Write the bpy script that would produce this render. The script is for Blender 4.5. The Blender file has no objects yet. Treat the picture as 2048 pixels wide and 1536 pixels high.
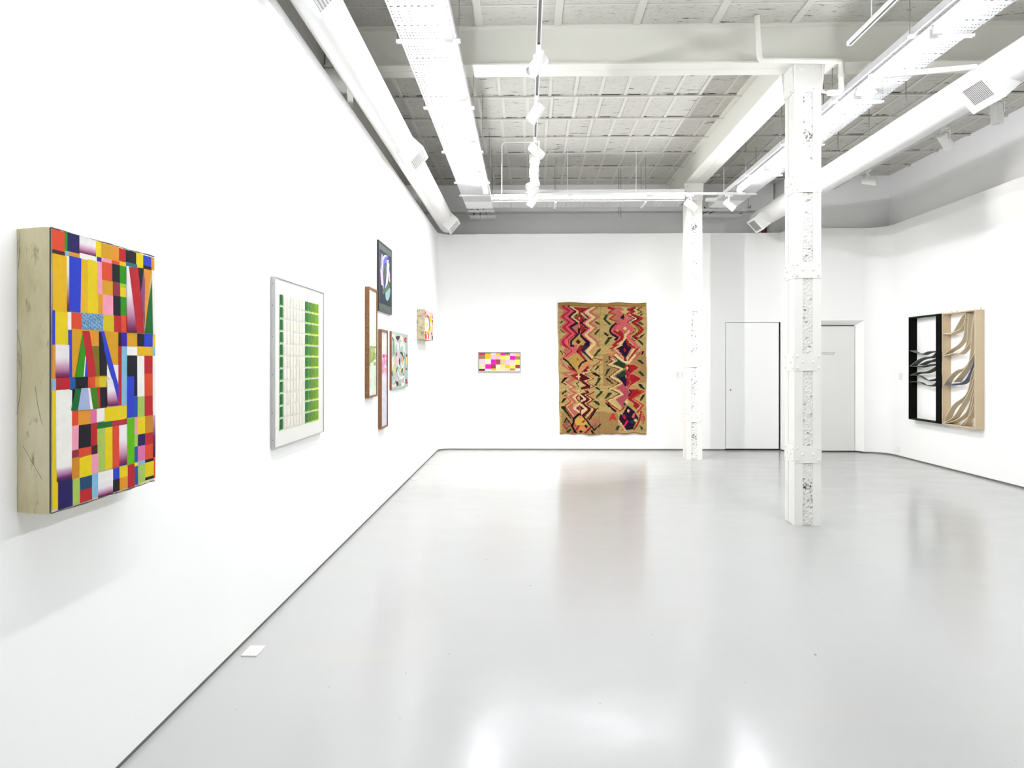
import bpy, math, random
from mathutils import Vector, Matrix

scene = bpy.context.scene
COL = scene.collection

# ------------------------------------------------------------------ camera
cam_data = bpy.data.cameras.new('camera')
cam_data.sensor_width = 36.0
cam_data.lens = 36.0 * 1450.0 / 2048.0
cam_data.shift_y = -45.0 / 2048.0
cam_data.clip_start = 0.05
cam = bpy.data.objects.new('camera', cam_data)
COL.objects.link(cam)
cam.location = (0.0, 0.0, 1.55)
cam.rotation_euler = (math.radians(90), 0, math.atan(30 / 1450))
scene.camera = cam

# ------------------------------------------------------------------ world, exposure
world = bpy.data.worlds.new('world')
scene.world = world
world.use_nodes = True
world.node_tree.nodes['Background'].inputs[0].default_value = (0.9, 0.95, 1.0, 1)
world.node_tree.nodes['Background'].inputs[1].default_value = 0.02
scene.view_settings.view_transform = 'Standard'
scene.view_settings.look = 'None'
scene.view_settings.gamma = 1.0
scene.view_settings.use_curve_mapping = False
scene.view_settings.exposure = 1.1
TUBE_POWER = 46.0        # emission of the tube diffusers
SPOT_POWER = 60.0        # watts of each track spotlight
scene.cycles.max_bounces = 9
scene.cycles.diffuse_bounces = 6
scene.cycles.glossy_bounces = 4
scene.cycles.transparent_max_bounces = 8
scene.cycles.sample_clamp_indirect = 6.0

# ------------------------------------------------------------------ materials
def srgb(h):
    h = h.lstrip('#')
    out = []
    for i in (0, 2, 4):
        v = int(h[i:i + 2], 16) / 255
        out.append(v / 12.92 if v <= 0.04045 else ((v + 0.055) / 1.055) ** 2.4)
    return out

class N:
    """small node-tree writer"""
    def __init__(self, name):
        self.m = bpy.data.materials.new(name)
        self.m.use_nodes = True
        self.t = self.m.node_tree
        self.b = self.t.nodes['Principled BSDF']
        self.out = self.t.nodes['Material Output']
    def n(self, kind, **kw):
        nd = self.t.nodes.new(kind)
        for k, v in kw.items():
            if k.startswith('i_'):
                nd.inputs[int(k[2:]) if k[2:].isdigit() else k[2:]].default_value = v
            else:
                setattr(nd, k, v)
        return nd
    def l(self, a, b):
        self.t.links.new(a, b)
    def coords(self, scale=(1, 1, 1), kind='Object'):
        tc = self.n('ShaderNodeTexCoord')
        mp = self.n('ShaderNodeMapping')
        mp.inputs['Scale'].default_value = scale
        self.l(tc.outputs[kind], mp.inputs['Vector'])
        return mp.outputs[0]
    def noise(self, vec, scale, detail=4, rough=0.55):
        nd = self.n('ShaderNodeTexNoise')
        nd.inputs['Scale'].default_value = scale
        nd.inputs['Detail'].default_value = detail
        nd.inputs['Roughness'].default_value = rough
        if vec is not None:
            self.l(vec, nd.inputs['Vector'])
        return nd.outputs[0]
    def ramp(self, fac, stops, interp='LINEAR'):
        nd = self.n('ShaderNodeValToRGB')
        cr = nd.color_ramp
        cr.interpolation = interp
        while len(cr.elements) < len(stops):
            cr.elements.new(0.5)
        for e, (p, c) in zip(cr.elements, stops):
            e.position = p
            e.color = (*c, 1) if len(c) == 3 else c
        self.l(fac, nd.inputs[0])
        return nd.outputs[0]
    def math(self, op, a, b=0.0, clamp=False):
        nd = self.n('ShaderNodeMath', operation=op, use_clamp=clamp)
        for i, v in enumerate((a, b)):
            if isinstance(v, (int, float)):
                nd.inputs[i].default_value = v
            else:
                self.l(v, nd.inputs[i])
        return nd.outputs[0]
    def mix(self, fac, a, b, blend='MIX'):
        nd = self.n('ShaderNodeMix', data_type='RGBA', blend_type=blend)
        for s, v in ((nd.inputs[0], fac), (nd.inputs[6], a), (nd.inputs[7], b)):
            if isinstance(v, (int, float)):
                s.default_value = v
            elif isinstance(v, (tuple, list)):
                s.default_value = (*v[:3], 1)
            else:
                self.l(v, s)
        return nd.outputs[2]
    def bump(self, height, strength=0.3, dist=0.01):
        nd = self.n('ShaderNodeBump')
        nd.inputs['Strength'].default_value = strength
        nd.inputs['Distance'].default_value = dist
        self.l(height, nd.inputs['Height'])
        self.l(nd.outputs[0], self.b.inputs['Normal'])
    def base(self, col, rough=0.5, metal=0.0, spec=0.5):
        if isinstance(col, (tuple, list)):
            self.b.inputs['Base Color'].default_value = (*col[:3], 1)
        else:
            self.l(col, self.b.inputs['Base Color'])
        self.b.inputs['Roughness'].default_value = rough
        self.b.inputs['Metallic'].default_value = metal
        self.b.inputs['Specular IOR Level'].default_value = spec
        return self

def painted(name, col, rough=0.5, bump=0.15, scale=60, vary=0.03, spec=0.4, metal=0.0):
    m = N(name)
    v = m.coords()
    f = m.noise(v, scale)
    f2 = m.noise(v, scale * 0.05 + 1.0, 3)
    c2 = tuple(max(0, x * (1 - vary)) for x in col)
    c = m.mix(f2, col, c2)
    m.base(c, rough, metal, spec)
    if bump:
        m.bump(f, bump, 0.002)
    return m.m

M = {}
M['wall'] = painted('white wall paint', (0.89, 0.89, 0.885), 0.65, 0.08, 90, 0.01, 0.25)
M['wall_upper'] = painted('upper wall grey white paint', (0.86, 0.86, 0.865), 0.75, 0.2, 25, 0.05, 0.2)
M['wall_raw'] = painted('dark grey brown upper wall', (0.33, 0.315, 0.29), 0.85, 0.3, 18, 0.15, 0.1)  # left upper wall: darker and browner than the other upper walls
M['steel'] = painted('white painted steel', (0.80, 0.79, 0.76), 0.42, 0.18, 45, 0.04, 0.45)
M['beam'] = painted('cream painted beam', (0.76, 0.75, 0.69), 0.5, 0.15, 30, 0.04, 0.4)
M['duct'] = painted('white duct paint', (0.70, 0.695, 0.68), 0.42, 0.05, 20, 0.03, 0.45)
M['metal_white'] = painted('white powder coat', (0.84, 0.84, 0.83), 0.35, 0.03, 80, 0.01, 0.5)
M['lamp_white'] = painted('white lamp housing', (0.86, 0.86, 0.85), 0.35, 0.02, 80, 0.01, 0.5)
M['slot_dark'] = painted('dark slot', (0.06, 0.06, 0.065), 0.6, 0.0, 20, 0.1)
M['slot_grey'] = painted('grey groove', (0.22, 0.22, 0.22), 0.5, 0.0, 20, 0.1)
M['wire'] = painted('grey wire', (0.25, 0.25, 0.24), 0.5, 0.0, 20, 0.1)
M['shadow_gap'] = painted('dark grey skirting strip', (0.17, 0.17, 0.16), 0.6, 0.1, 40, 0.2)
M['pipe'] = painted('cream pipe paint', (0.80, 0.79, 0.74), 0.4, 0.08, 40, 0.03, 0.45)
M['pipe_red'] = painted('dark red pipe paint', (0.12, 0.012, 0.03), 0.5, 0.05, 40, 0.1)
M['door'] = painted('white door paint', (0.88, 0.885, 0.885), 0.45, 0.04, 60, 0.01, 0.4)
M['door_grey'] = painted('grey white door paint', (0.75, 0.75, 0.735), 0.5, 0.04, 60, 0.01, 0.4)
M['plastic'] = painted('white plastic', (0.86, 0.86, 0.84), 0.35, 0.0, 60, 0.01, 0.5)
M['card'] = painted('white card', (0.80, 0.80, 0.80), 0.7, 0.0, 60, 0.01, 0.2)
M['ink'] = painted('grey print', (0.40, 0.40, 0.39), 0.7, 0.0, 60, 0.05, 0.2)
M['alu'] = painted('brushed aluminium', (0.50, 0.50, 0.50), 0.42, 0.12, 120, 0.1, 0.5, 0.6)
M['paper'] = painted('ivory paper', (0.68, 0.67, 0.635), 0.8, 0.1, 200, 0.02, 0.2)
M['silver_frame'] = painted('grey silver frame', (0.36, 0.34, 0.32), 0.4, 0.05, 90, 0.08, 0.5, 0.3)
M['black_frame'] = painted('black stained frame', (0.006, 0.008, 0.008), 0.4, 0.1, 90, 0.1, 0.4)
M['green_frame'] = painted('dark green mat', (0.045, 0.075, 0.062), 0.5, 0.3, 60, 0.3, 0.3)
M['lens'] = painted('lamp lens', (0.55, 0.55, 0.55), 0.2, 0.0, 60, 0.05, 0.6)
M['rust_edge'] = painted('red brown canvas edge', (0.25, 0.075, 0.06), 0.7, 0.3, 60, 0.2, 0.2)
M['felt_black'] = painted('black felt', (0.006, 0.006, 0.005), 0.95, 0.5, 220, 0.3, 0.05)
M['felt_green'] = painted('dark green felt', (0.02, 0.03, 0.014), 0.95, 0.5, 220, 0.3, 0.05)
M['felt_grey'] = painted('grey felt', (0.19, 0.205, 0.20), 0.95, 0.5, 160, 0.35, 0.05)
M['felt_moss'] = painted('moss green felt', (0.12, 0.145, 0.105), 0.95, 0.5, 160, 0.4, 0.05)
M['felt_blue'] = painted('blue grey felt', (0.22, 0.23, 0.32), 0.95, 0.5, 120, 0.6, 0.05)

# woven linen of the beige half
m = N('beige linen weave')
v = m.coords((1, 1, 1))
w = m.n('ShaderNodeTexWave', wave_type='BANDS', bands_direction='Z')
w.inputs['Scale'].default_value = 22
w.inputs['Distortion'].default_value = 1.5
m.l(v, w.inputs['Vector'])
c = m.mix(w.outputs[1], (0.54, 0.43, 0.29), (0.59, 0.48, 0.33))
m.base(c, 0.9, 0, 0.1)
m.bump(w.outputs[1], 0.12, 0.002)
M['linen'] = m.m
M['gauze'] = painted('pale linen gauze', (0.60, 0.51, 0.37), 0.95, 0.3, 200, 0.12, 0.05)

# cork-like wooden frame
m = N('speckled cork frame')
v = m.coords()
c = m.ramp(m.noise(v, 160, 6, 0.7), [(0.35, (0.075, 0.030, 0.012)), (0.5, (0.20, 0.090, 0.038)), (0.68, (0.36, 0.19, 0.09))])
m.base(c, 0.6, 0, 0.3)
M['cork'] = m.m

# aged canvas side
m = N('aged canvas edge')
v = m.coords((1, 1, 0.35))
a = m.noise(v, 9, 7, 0.62)
b = m.noise(v, 45, 5, 0.6)
c = m.ramp(a, [(0.3, (0.46, 0.40, 0.235)), (0.5, (0.62, 0.56, 0.36)), (0.7, (0.70, 0.65, 0.46))])
d = m.ramp(b, [(0.25, (0.45, 0.42, 0.33)), (0.40, (1, 1, 1))])
c = m.mix(1.0, c, d, 'MULTIPLY')
m.base(c, 0.85, 0, 0.15)
m.bump(b, 0.4, 0.003)
M['canvas'] = m.m

# small wrapped picture side: mottled
m = N('cracked canvas edge')
v = m.coords()
c = m.ramp(m.noise(v, 30, 6, 0.7), [(0.36, (0.10, 0.085, 0.05)), (0.46, (0.36, 0.32, 0.21)), (0.7, (0.47, 0.42, 0.29))])
m.base(c, 0.85, 0, 0.15)
M['canvas_small'] = m.m

def paint_mat(name, rough=0.6, weave=0.0, weave_scale=500, mottled=0.12, spec=0.25):
    m = N(name)
    at = m.n('ShaderNodeAttribute', attribute_name='Paint')
    v = m.coords()
    f = m.noise(v, 40, 5, 0.6)
    k = m.ramp(f, [(0.3, (1 - mottled,) * 3), (0.7, (1, 1, 1))])
    c = m.mix(1.0, at.outputs['Color'], k, 'MULTIPLY')
    m.base(c, rough, 0, spec)
    if weave:
        m.bump(m.noise(v, weave_scale, 2), weave, 0.003)
    return m.m
M['paint'] = paint_mat('artist paint', 0.6, 0.14, 170, mottled=0.10, spec=0.10)
M['wool'] = paint_mat('woven wool', 0.95, 0.6, 260, mottled=0.22, spec=0.05)

# floor
m = N('poured grey white floor')
v = m.coords()
big = m.noise(v, 0.8, 4, 0.5)
c = m.mix(big, (0.435, 0.435, 0.43), (0.41, 0.41, 0.405))
st = m.noise(m.coords((0.45, 1.6, 1)), 1.1, 5, 0.6)
stf = m.ramp(st, [(0.60, (0, 0, 0)), (0.74, (1, 1, 1))])
sf = m.math('MULTIPLY', stf, 0.35)
c = m.mix(sf, c, (0.47, 0.435, 0.375))
sp = m.noise(m.coords(), 26, 2, 0.4)
spf = m.ramp(sp, [(0.785, (0, 0, 0)), (0.80, (1, 1, 1))])
c = m.mix(spf, c, (0.16, 0.15, 0.13))
m.base(c, 0.12, 0, 0.34)
r = m.noise(m.coords((0.8, 1.6, 1)), 2.2, 4, 0.55)
rr = m.n('ShaderNodeMapRange')
rr.inputs['To Min'].default_value = 0.08
rr.inputs['To Max'].default_value = 0.30
m.l(r, rr.inputs['Value'])
m.l(rr.outputs[0], m.b.inputs['Roughness'])
h1 = m.noise(m.coords((1.0, 1.0, 1)), 3.5, 3, 0.5)
h2 = m.noise(m.coords(), 110, 2, 0.5)
hh = m.math('ADD', m.math('MULTIPLY', h1, 1.0), m.math('MULTIPLY', h2, 0.012))
m.bump(hh, 0.10, 0.012)
M['floor'] = m.m

# ceiling: whitewashed rough brick with dark open cracks
def ceiling_mat(name, sx, sy):
    m = N(name)
    a = m.noise(m.coords((sx, sy, 1)), 3.0, 9, 0.68)
    crack = m.ramp(a, [(0.345, (1, 1, 1)), (0.375, (0, 0, 0))])
    b = m.noise(m.coords((sx * 1.2, sy * 1.1, 1)), 8.0, 6, 0.72)
    b2 = m.noise(m.coords((sx * 1.4, sy, 1)), 18.0, 5, 0.7)
    fine = m.ramp(m.math('ADD', m.math('MULTIPLY', b, 0.5), m.math('MULTIPLY', b2, 0.5)), [(0.40, (1, 1, 1)), (0.45, (0, 0, 0))])
    # open joints along the near side of every cross rib
    tc = m.n('ShaderNodeTexCoord')
    sp = m.n('ShaderNodeSeparateXYZ')
    m.l(tc.outputs['Object'], sp.inputs[0])
    q = m.math('MODULO', m.math('ADD', sp.outputs[1], 79.0 - 7.14), 0.79)
    joint = m.math('GREATER_THAN', q, 0.79 - 0.052)
    jn = m.noise(m.coords((1.0, 0.3, 1)), 5.0, 6, 0.7)
    jm = m.ramp(jn, [(0.47, (0, 0, 0)), (0.53, (1, 1, 1))])
    joint = m.math('MULTIPLY', joint, jm)
    big = m.noise(m.coords(), 1.5, 3, 0.5)
    c = m.mix(big, (0.60, 0.585, 0.54), (0.53, 0.52, 0.48))
    c = m.mix(m.math('MULTIPLY', fine, 0.65), c, (0.16, 0.15, 0.13))
    c = m.mix(m.math('MULTIPLY', crack, 0.85), c, (0.03, 0.028, 0.025))
    c = m.mix(m.math('MULTIPLY', joint, 0.9), c, (0.025, 0.022, 0.02))
    m.base(c, 0.85, 0, 0.15)
    m.bump(m.math('SUBTRACT', b, crack), 0.6, 0.012)
    return m.m
M['ceiling'] = ceiling_mat('whitewashed brick ceiling', 1.0, 5.0)
M['rib'] = painted('painted ceiling rib', (0.62, 0.61, 0.565), 0.6, 0.3, 30, 0.08, 0.3)

# rubble infill in the column slots
m = N('whitewashed rubble')
v = m.coords()
a = m.noise(v, 42, 8, 0.72)
big = m.noise(v, 3.6, 3, 0.6)
s = m.math('ADD', m.math('MULTIPLY', a, 0.5), m.math('MULTIPLY', big, 0.5))
c = m.ramp(s, [(0.375, (0.02, 0.018, 0.015)), (0.39, (0.35, 0.34, 0.32)), (0.41, (0.76, 0.75, 0.73))])
m.base(c, 0.85, 0, 0.2)
m.bump(a, 0.9, 0.007)
M['rubble'] = m.m

# perforated tray steel: rows of round holes and slots cut through
def perforated(name, along='Y', dark=1.0):
    m = N(name)
    tc = m.n('ShaderNodeTexCoord')
    sx = m.n('ShaderNodeSeparateXYZ')
    m.l(tc.outputs['Object'], sx.inputs[0])
    A, B = (sx.outputs[1], sx.outputs[0]) if along == 'Y' else (sx.outputs[0], sx.outputs[1])
    def cell(src, p, off=0.0):
        q = m.math('ADD', src, 100.0 + off)
        q = m.math('MODULO', q, p)
        return m.math('ABSOLUTE', m.math('SUBTRACT', q, p / 2))
    def lt(a, v):
        return m.math('LESS_THAN', a, v)
    s1 = m.math('MULTIPLY', lt(cell(B, 0.0483), 0.0108), lt(cell(A, 0.291), 0.0085))
    band = m.math('GREATER_THAN', cell(A, 0.291), 0.040)
    s2 = m.math('MULTIPLY', m.math('MULTIPLY', lt(cell(B, 0.02415), 0.0041), lt(cell(A, 0.0485), 0.0070)), band)
    hole = m.math('MAXIMUM', s1, s2)
    m.base((0.56, 0.56, 0.57), 0.45, 0.0, 0.4)
    tr = m.n('ShaderNodeBsdfTransparent')
    mx = m.n('ShaderNodeMixShader')
    m.l(hole, mx.inputs[0])
    m.l(m.b.outputs[0], mx.inputs[1])
    m.l(tr.outputs[0], mx.inputs[2])
    m.l(mx.outputs[0], m.out.inputs['Surface'])
    return m.m
M['perf_y'] = perforated('perforated tray steel lengthwise', 'Y')
M['perf_x'] = perforated('perforated tray steel crosswise', 'X')

# luminous tube diffuser (lower half of each tube)
m = N('glowing tube diffuser')
m.base((0.9, 0.9, 0.9), 0.4)
m.b.inputs['Emission Color'].default_value = (0.95, 0.975, 1.0, 1)
m.b.inputs['Emission Strength'].default_value = TUBE_POWER
M['tube'] = m.m

# ------------------------------------------------------------------ mesh builder
class MB:
    def __init__(self):
        self.v = []
        self.f = []
        self.c = None
    def quad(self, a, b, c, d):
        k = len(self.v)
        self.v += [a, b, c, d]
        self.f.append((k, k + 1, k + 2, k + 3))
        return self
    def box(self, x0, y0, z0, x1, y1, z1):
        k = len(self.v)
        self.v += [(x, y, z) for z in (z0, z1) for y in (y0, y1) for x in (x0, x1)]
        for q in ((0, 2, 3, 1), (4, 5, 7, 6), (0, 1, 5, 4), (1, 3, 7, 5), (3, 2, 6, 7), (2, 0, 4, 6)):
            self.f.append(tuple(k + i for i in q))
        return self
    def obox(self, mat, sx, sy, sz):
        """box of full size sx,sy,sz in the frame mat"""
        k = len(self.v)
        self.v += [tuple(mat @ Vector((x * sx / 2, y * sy / 2, z * sz / 2))) for z in (-1, 1) for y in (-1, 1) for x in (-1, 1)]
        for q in ((0, 2, 3, 1), (4, 5, 7, 6), (0, 1, 5, 4), (1, 3, 7, 5), (3, 2, 6, 7), (2, 0, 4, 6)):
            self.f.append(tuple(k + i for i in q))
        return self
    def prism(self, pts, off):
        """polygon pts (3-D, convex) extruded by vector off"""
        k, n = len(self.v), len(pts)
        o = Vector(off)
        self.v += [tuple(p) for p in pts] + [tuple(Vector(p) + o) for p in pts]
        self.f.append(tuple(range(k + n - 1, k - 1, -1)))
        self.f.append(tuple(range(k + n, k + 2 * n)))
        for i in range(n):
            j = (i + 1) % n
            self.f.append((k + i, k + j, k + n + j, k + n + i))
        return self
    def rings(self, rings, cap0=True, cap1=True, closed=False):
        k, n = len(self.v), len(rings[0])
        for r in rings:
            self.v += [tuple(p) for p in r]
        for a in range(len(rings) - 1):
            for i in range(n):
                j = (i + 1) % n
                self.f.append((k + a * n + i, k + a * n + j, k + (a + 1) * n + j, k + (a + 1) * n + i))
        if cap0:
            self.f.append(tuple(k + i for i in range(n - 1, -1, -1)))
        if cap1:
            b = k + (len(rings) - 1) * n
            self.f.append(tuple(b + i for i in range(n)))
        return self
    def lathe(self, mat, prof, n=24, cap0=True, cap1=True):
        """prof = [(r, z)...] about the local z axis of mat"""
        R = []
        for r, z in prof:
            R.append([tuple(mat @ Vector((r * math.cos(2 * math.pi * i / n), r * math.sin(2 * math.pi * i / n), z))) for i in range(n)])
        return self.rings(R, cap0, cap1)
    def tube(self, path, r, n=10, caps=True):
        P = [Vector(p) for p in path]
        R = []
        up = None
        for i, p in enumerate(P):
            d = (P[min(i + 1, len(P) - 1)] - P[max(i - 1, 0)]).normalized()
            if up is None:
                up = Vector((0, 0, 1)) if abs(d.z) < 0.9 else Vector((1, 0, 0))
            x = d.cross(up).normalized()
            up = x.cross(d).normalized()
            rr = r[i] if isinstance(r, (list, tuple)) else r
            R.append([tuple(p + x * (rr * math.cos(2 * math.pi * k / n)) + up * (rr * math.sin(2 * math.pi * k / n))) for k in range(n)])
        return self.rings(R, caps, caps)
    def build(self, name, mat, parent=None, smooth=False, loc=None, bevel=0.0):
        org = Vector((0, 0, 0))
        if parent is not None:
            org = parent_origin(parent)
        elif loc is not None:
            org = Vector(loc)
        me = bpy.data.meshes.new(name)
        me.from_pydata([tuple(Vector(p) - org) for p in self.v], [], self.f)
        me.materials.append(mat)
        if self.c is not None:
            at = me.color_attributes.new('Paint', 'FLOAT_COLOR', 'CORNER')
            flat = []
            for poly, cs in zip(me.polygons, self.c):
                for i in range(poly.loop_total):
                    cc = cs[i] if isinstance(cs[0], (tuple, list)) else cs
                    flat += [cc[0], cc[1], cc[2], 1.0]
            at.data.foreach_set('color', flat)
        me.update()
        if smooth:
            for p in me.polygons:
                p.use_smooth = True
            try:
                me.set_sharp_from_angle(angle=math.radians(40))
            except Exception:
                pass
        ob = bpy.data.objects.new(name, me)
        COL.objects.link(ob)
        if parent is not None:
            ob.parent = parent
        else:
            ob.location = org
        if bevel:
            bv = ob.modifiers.new('bevel', 'BEVEL')
            bv.width = bevel
            bv.segments = 2
            bv.limit_method = 'ANGLE'
        return ob

def parent_origin(o):
    p = Vector(o.location)
    while o.parent is not None:
        o = o.parent
        p += Vector(o.location)
    return p

def tag(o, label=None, cat=None, group=None, kind=None):
    if label: o['label'] = label
    if cat: o['category'] = cat
    if group: o['group'] = group
    if kind: o['kind'] = kind
    return o

def thing(name, label, cat, loc, group=None):
    o = bpy.data.objects.new(name, None)
    o.empty_display_size = 0.1
    COL.objects.link(o)
    o.location = loc
    return tag(o, label, cat, group)

def struct(o, label):
    return tag(o, label, o.name.split('.')[0].split('_')[0], None, 'structure')

def frame_z(pos, d):
    """matrix whose +z looks along d"""
    z = Vector(d).normalized()
    x = Vector((0, 0, 1)).cross(z)
    if x.length < 1e-4:
        x = Vector((1, 0, 0))
    x.normalize()
    y = z.cross(x)
    m = Matrix((x, y, z)).transposed().to_4x4()
    m.translation = Vector(pos)
    return m

PATCHES = '''re 1 801 60 863
gr 60 804 75 863
nv 74 806 134 866
WP 134 808 224 867
ye 224 811 254 863
oc 254 811 316 862
or 316 812 361 862
rd 361 814 404 861
bk 404 816 472 861
ye 472 807 521 860
bl 521 821 581 859
or 581 810 603 859
mr 1 787 62 801
lb 62 790 80 805
or 80 791 136 806
wh 136 792 228 810
in 228 796 255 811
pk 255 796 316 812
re 316 799 365 812
ye 365 801 405 815
tb 405 802 479 818
bk 521 806 582 822
yo 3 613 71 789
WM 65 616 85 790
bl 83 617 144 793
yo 140 617 179 792
ye 177 619 236 795
pk 231 687 259 796
or 236 621 262 687
re 257 737 319 799
oc 259 687 322 737
pk 262 620 324 688
bk 319 738 367 800
mr2 322 690 369 738
bk 324 621 372 690
gr 367 737 407 800
yg 367 723 407 737
ye 369 690 407 723
gr 371 622 408 690
WP 407 565 480 804
wh 585 566 609 811
bl 1 511 14 616
ye 14 511 76 613
wh 75 560 93 615
re 93 560 148 616
BT 148 562 265 619
ol 265 562 328 620
rd 328 562 374 621
re 374 563 410 623
or 1 408 16 510
WP 16 409 82 512
bl 78 410 98 560
oc 96 410 333 564
pk 268 408 333 563
oc 332 387 356 563
bk 355 513 375 562
in 374 514 411 563
rd 355 305 378 514
lb 377 304 411 514
oc 411 514 480 564
wh 411 482 480 514
bk 411 332 480 482
bk 480 515 530 564
yo 480 482 591 516
wh 480 330 530 481
bl 530 516 591 564
rd 530 414 591 482
re 530 330 592 414
ye 591 515 611 564
lb 591 482 611 515
wh 591 252 617 482
lb 2 373 19 406
rd 19 373 85 409
ye 1 11 27 372
wh 19 132 96 372
WU 21 91 97 132
nv 28 3 99 91
b2 85 373 113 411
bk 113 374 187 410
re 179 374 223 412
oc 220 374 243 412
ol 243 373 285 412
bk 86 306 110 373
bk 238 303 287 372
WP 287 307 356 448
bl 411 331 458 406
b2 411 256 482 330
bl 411 257 460 331
lg 482 254 530 330
rd 530 254 592 330
re 88 256 129 303
or 128 255 193 302
pk2 193 256 227 302
wh 227 258 272 302
ye 272 254 411 302
gn 229 234 319 255
rd2 319 234 411 257
pk 90 180 131 256
bk 130 180 195 255
rd 195 180 230 255
lg 230 89 277 234
ye 275 91 319 234
re 319 89 362 235
WP 361 90 413 235
lgr 412 87 462 254
pk 462 191 484 255
lg 462 147 484 191
b2 462 90 485 147
ye 484 190 534 254
oo 534 189 594 254
nv 485 146 535 189
rd 535 145 594 189
pk2 485 89 535 146
re 535 87 597 145
PU 591 91 620 252
re 594 10 622 91
mr2 94 154 133 178
re 132 149 199 180
mr 198 152 232 181
oo 96 87 135 154
ye 135 85 202 152
pk 200 86 236 152
wh 235 38 323 86
WP 236 2 323 52
bl 322 48 364 88
ye 362 48 415 86
rd 414 3 462 86
ye 462 75 486 88
lb 485 76 535 90
bk 535 77 597 89
lg 99 6 137 87
tn 136 43 203 85
lb 202 7 236 87
bk 322 5 364 48
or 363 5 415 48
b2 462 6 486 74
lg 485 9 536 76
ye 535 22 598 78
bk 535 11 598 22
rd 136 4 203 44
rd p 421 802 482 807 530 566 477 566
bk p 482 807 521 809 501 716
PT p 521 797 531 768 528 593 501 716
or p 521 808 583 809 566 749 533 575 525 783
gn p 583 774 590 566 531 566
WPs p 407 801 421 802 477 566 410 564
gr p 149 549 166 480 154 410 111 409
bl p 166 475 178 410 154 410
wh p 163 477 167 477 159 411 153 411
rd p 149 559 187 560 226 411 179 411
or p 187 560 238 561 239 512 198 511
ot p 198 511 239 512 243 412 224 412
bk p 238 561 252 561 288 450 286 412 243 412
wh p 286 454 302 422 330 373 286 412
bl p 240 562 268 563 356 375 355 310
gn p 110 373 142 374 124 304 90 305
BW p 142 374 177 373 191 302 124 304
wh p 177 373 188 373 204 303 190 302
gt p 188 373 226 373 238 303 204 303
rd p 226 373 243 373 247 304 238 303
WU p 287 396 322 399 356 305 288 306'''
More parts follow.
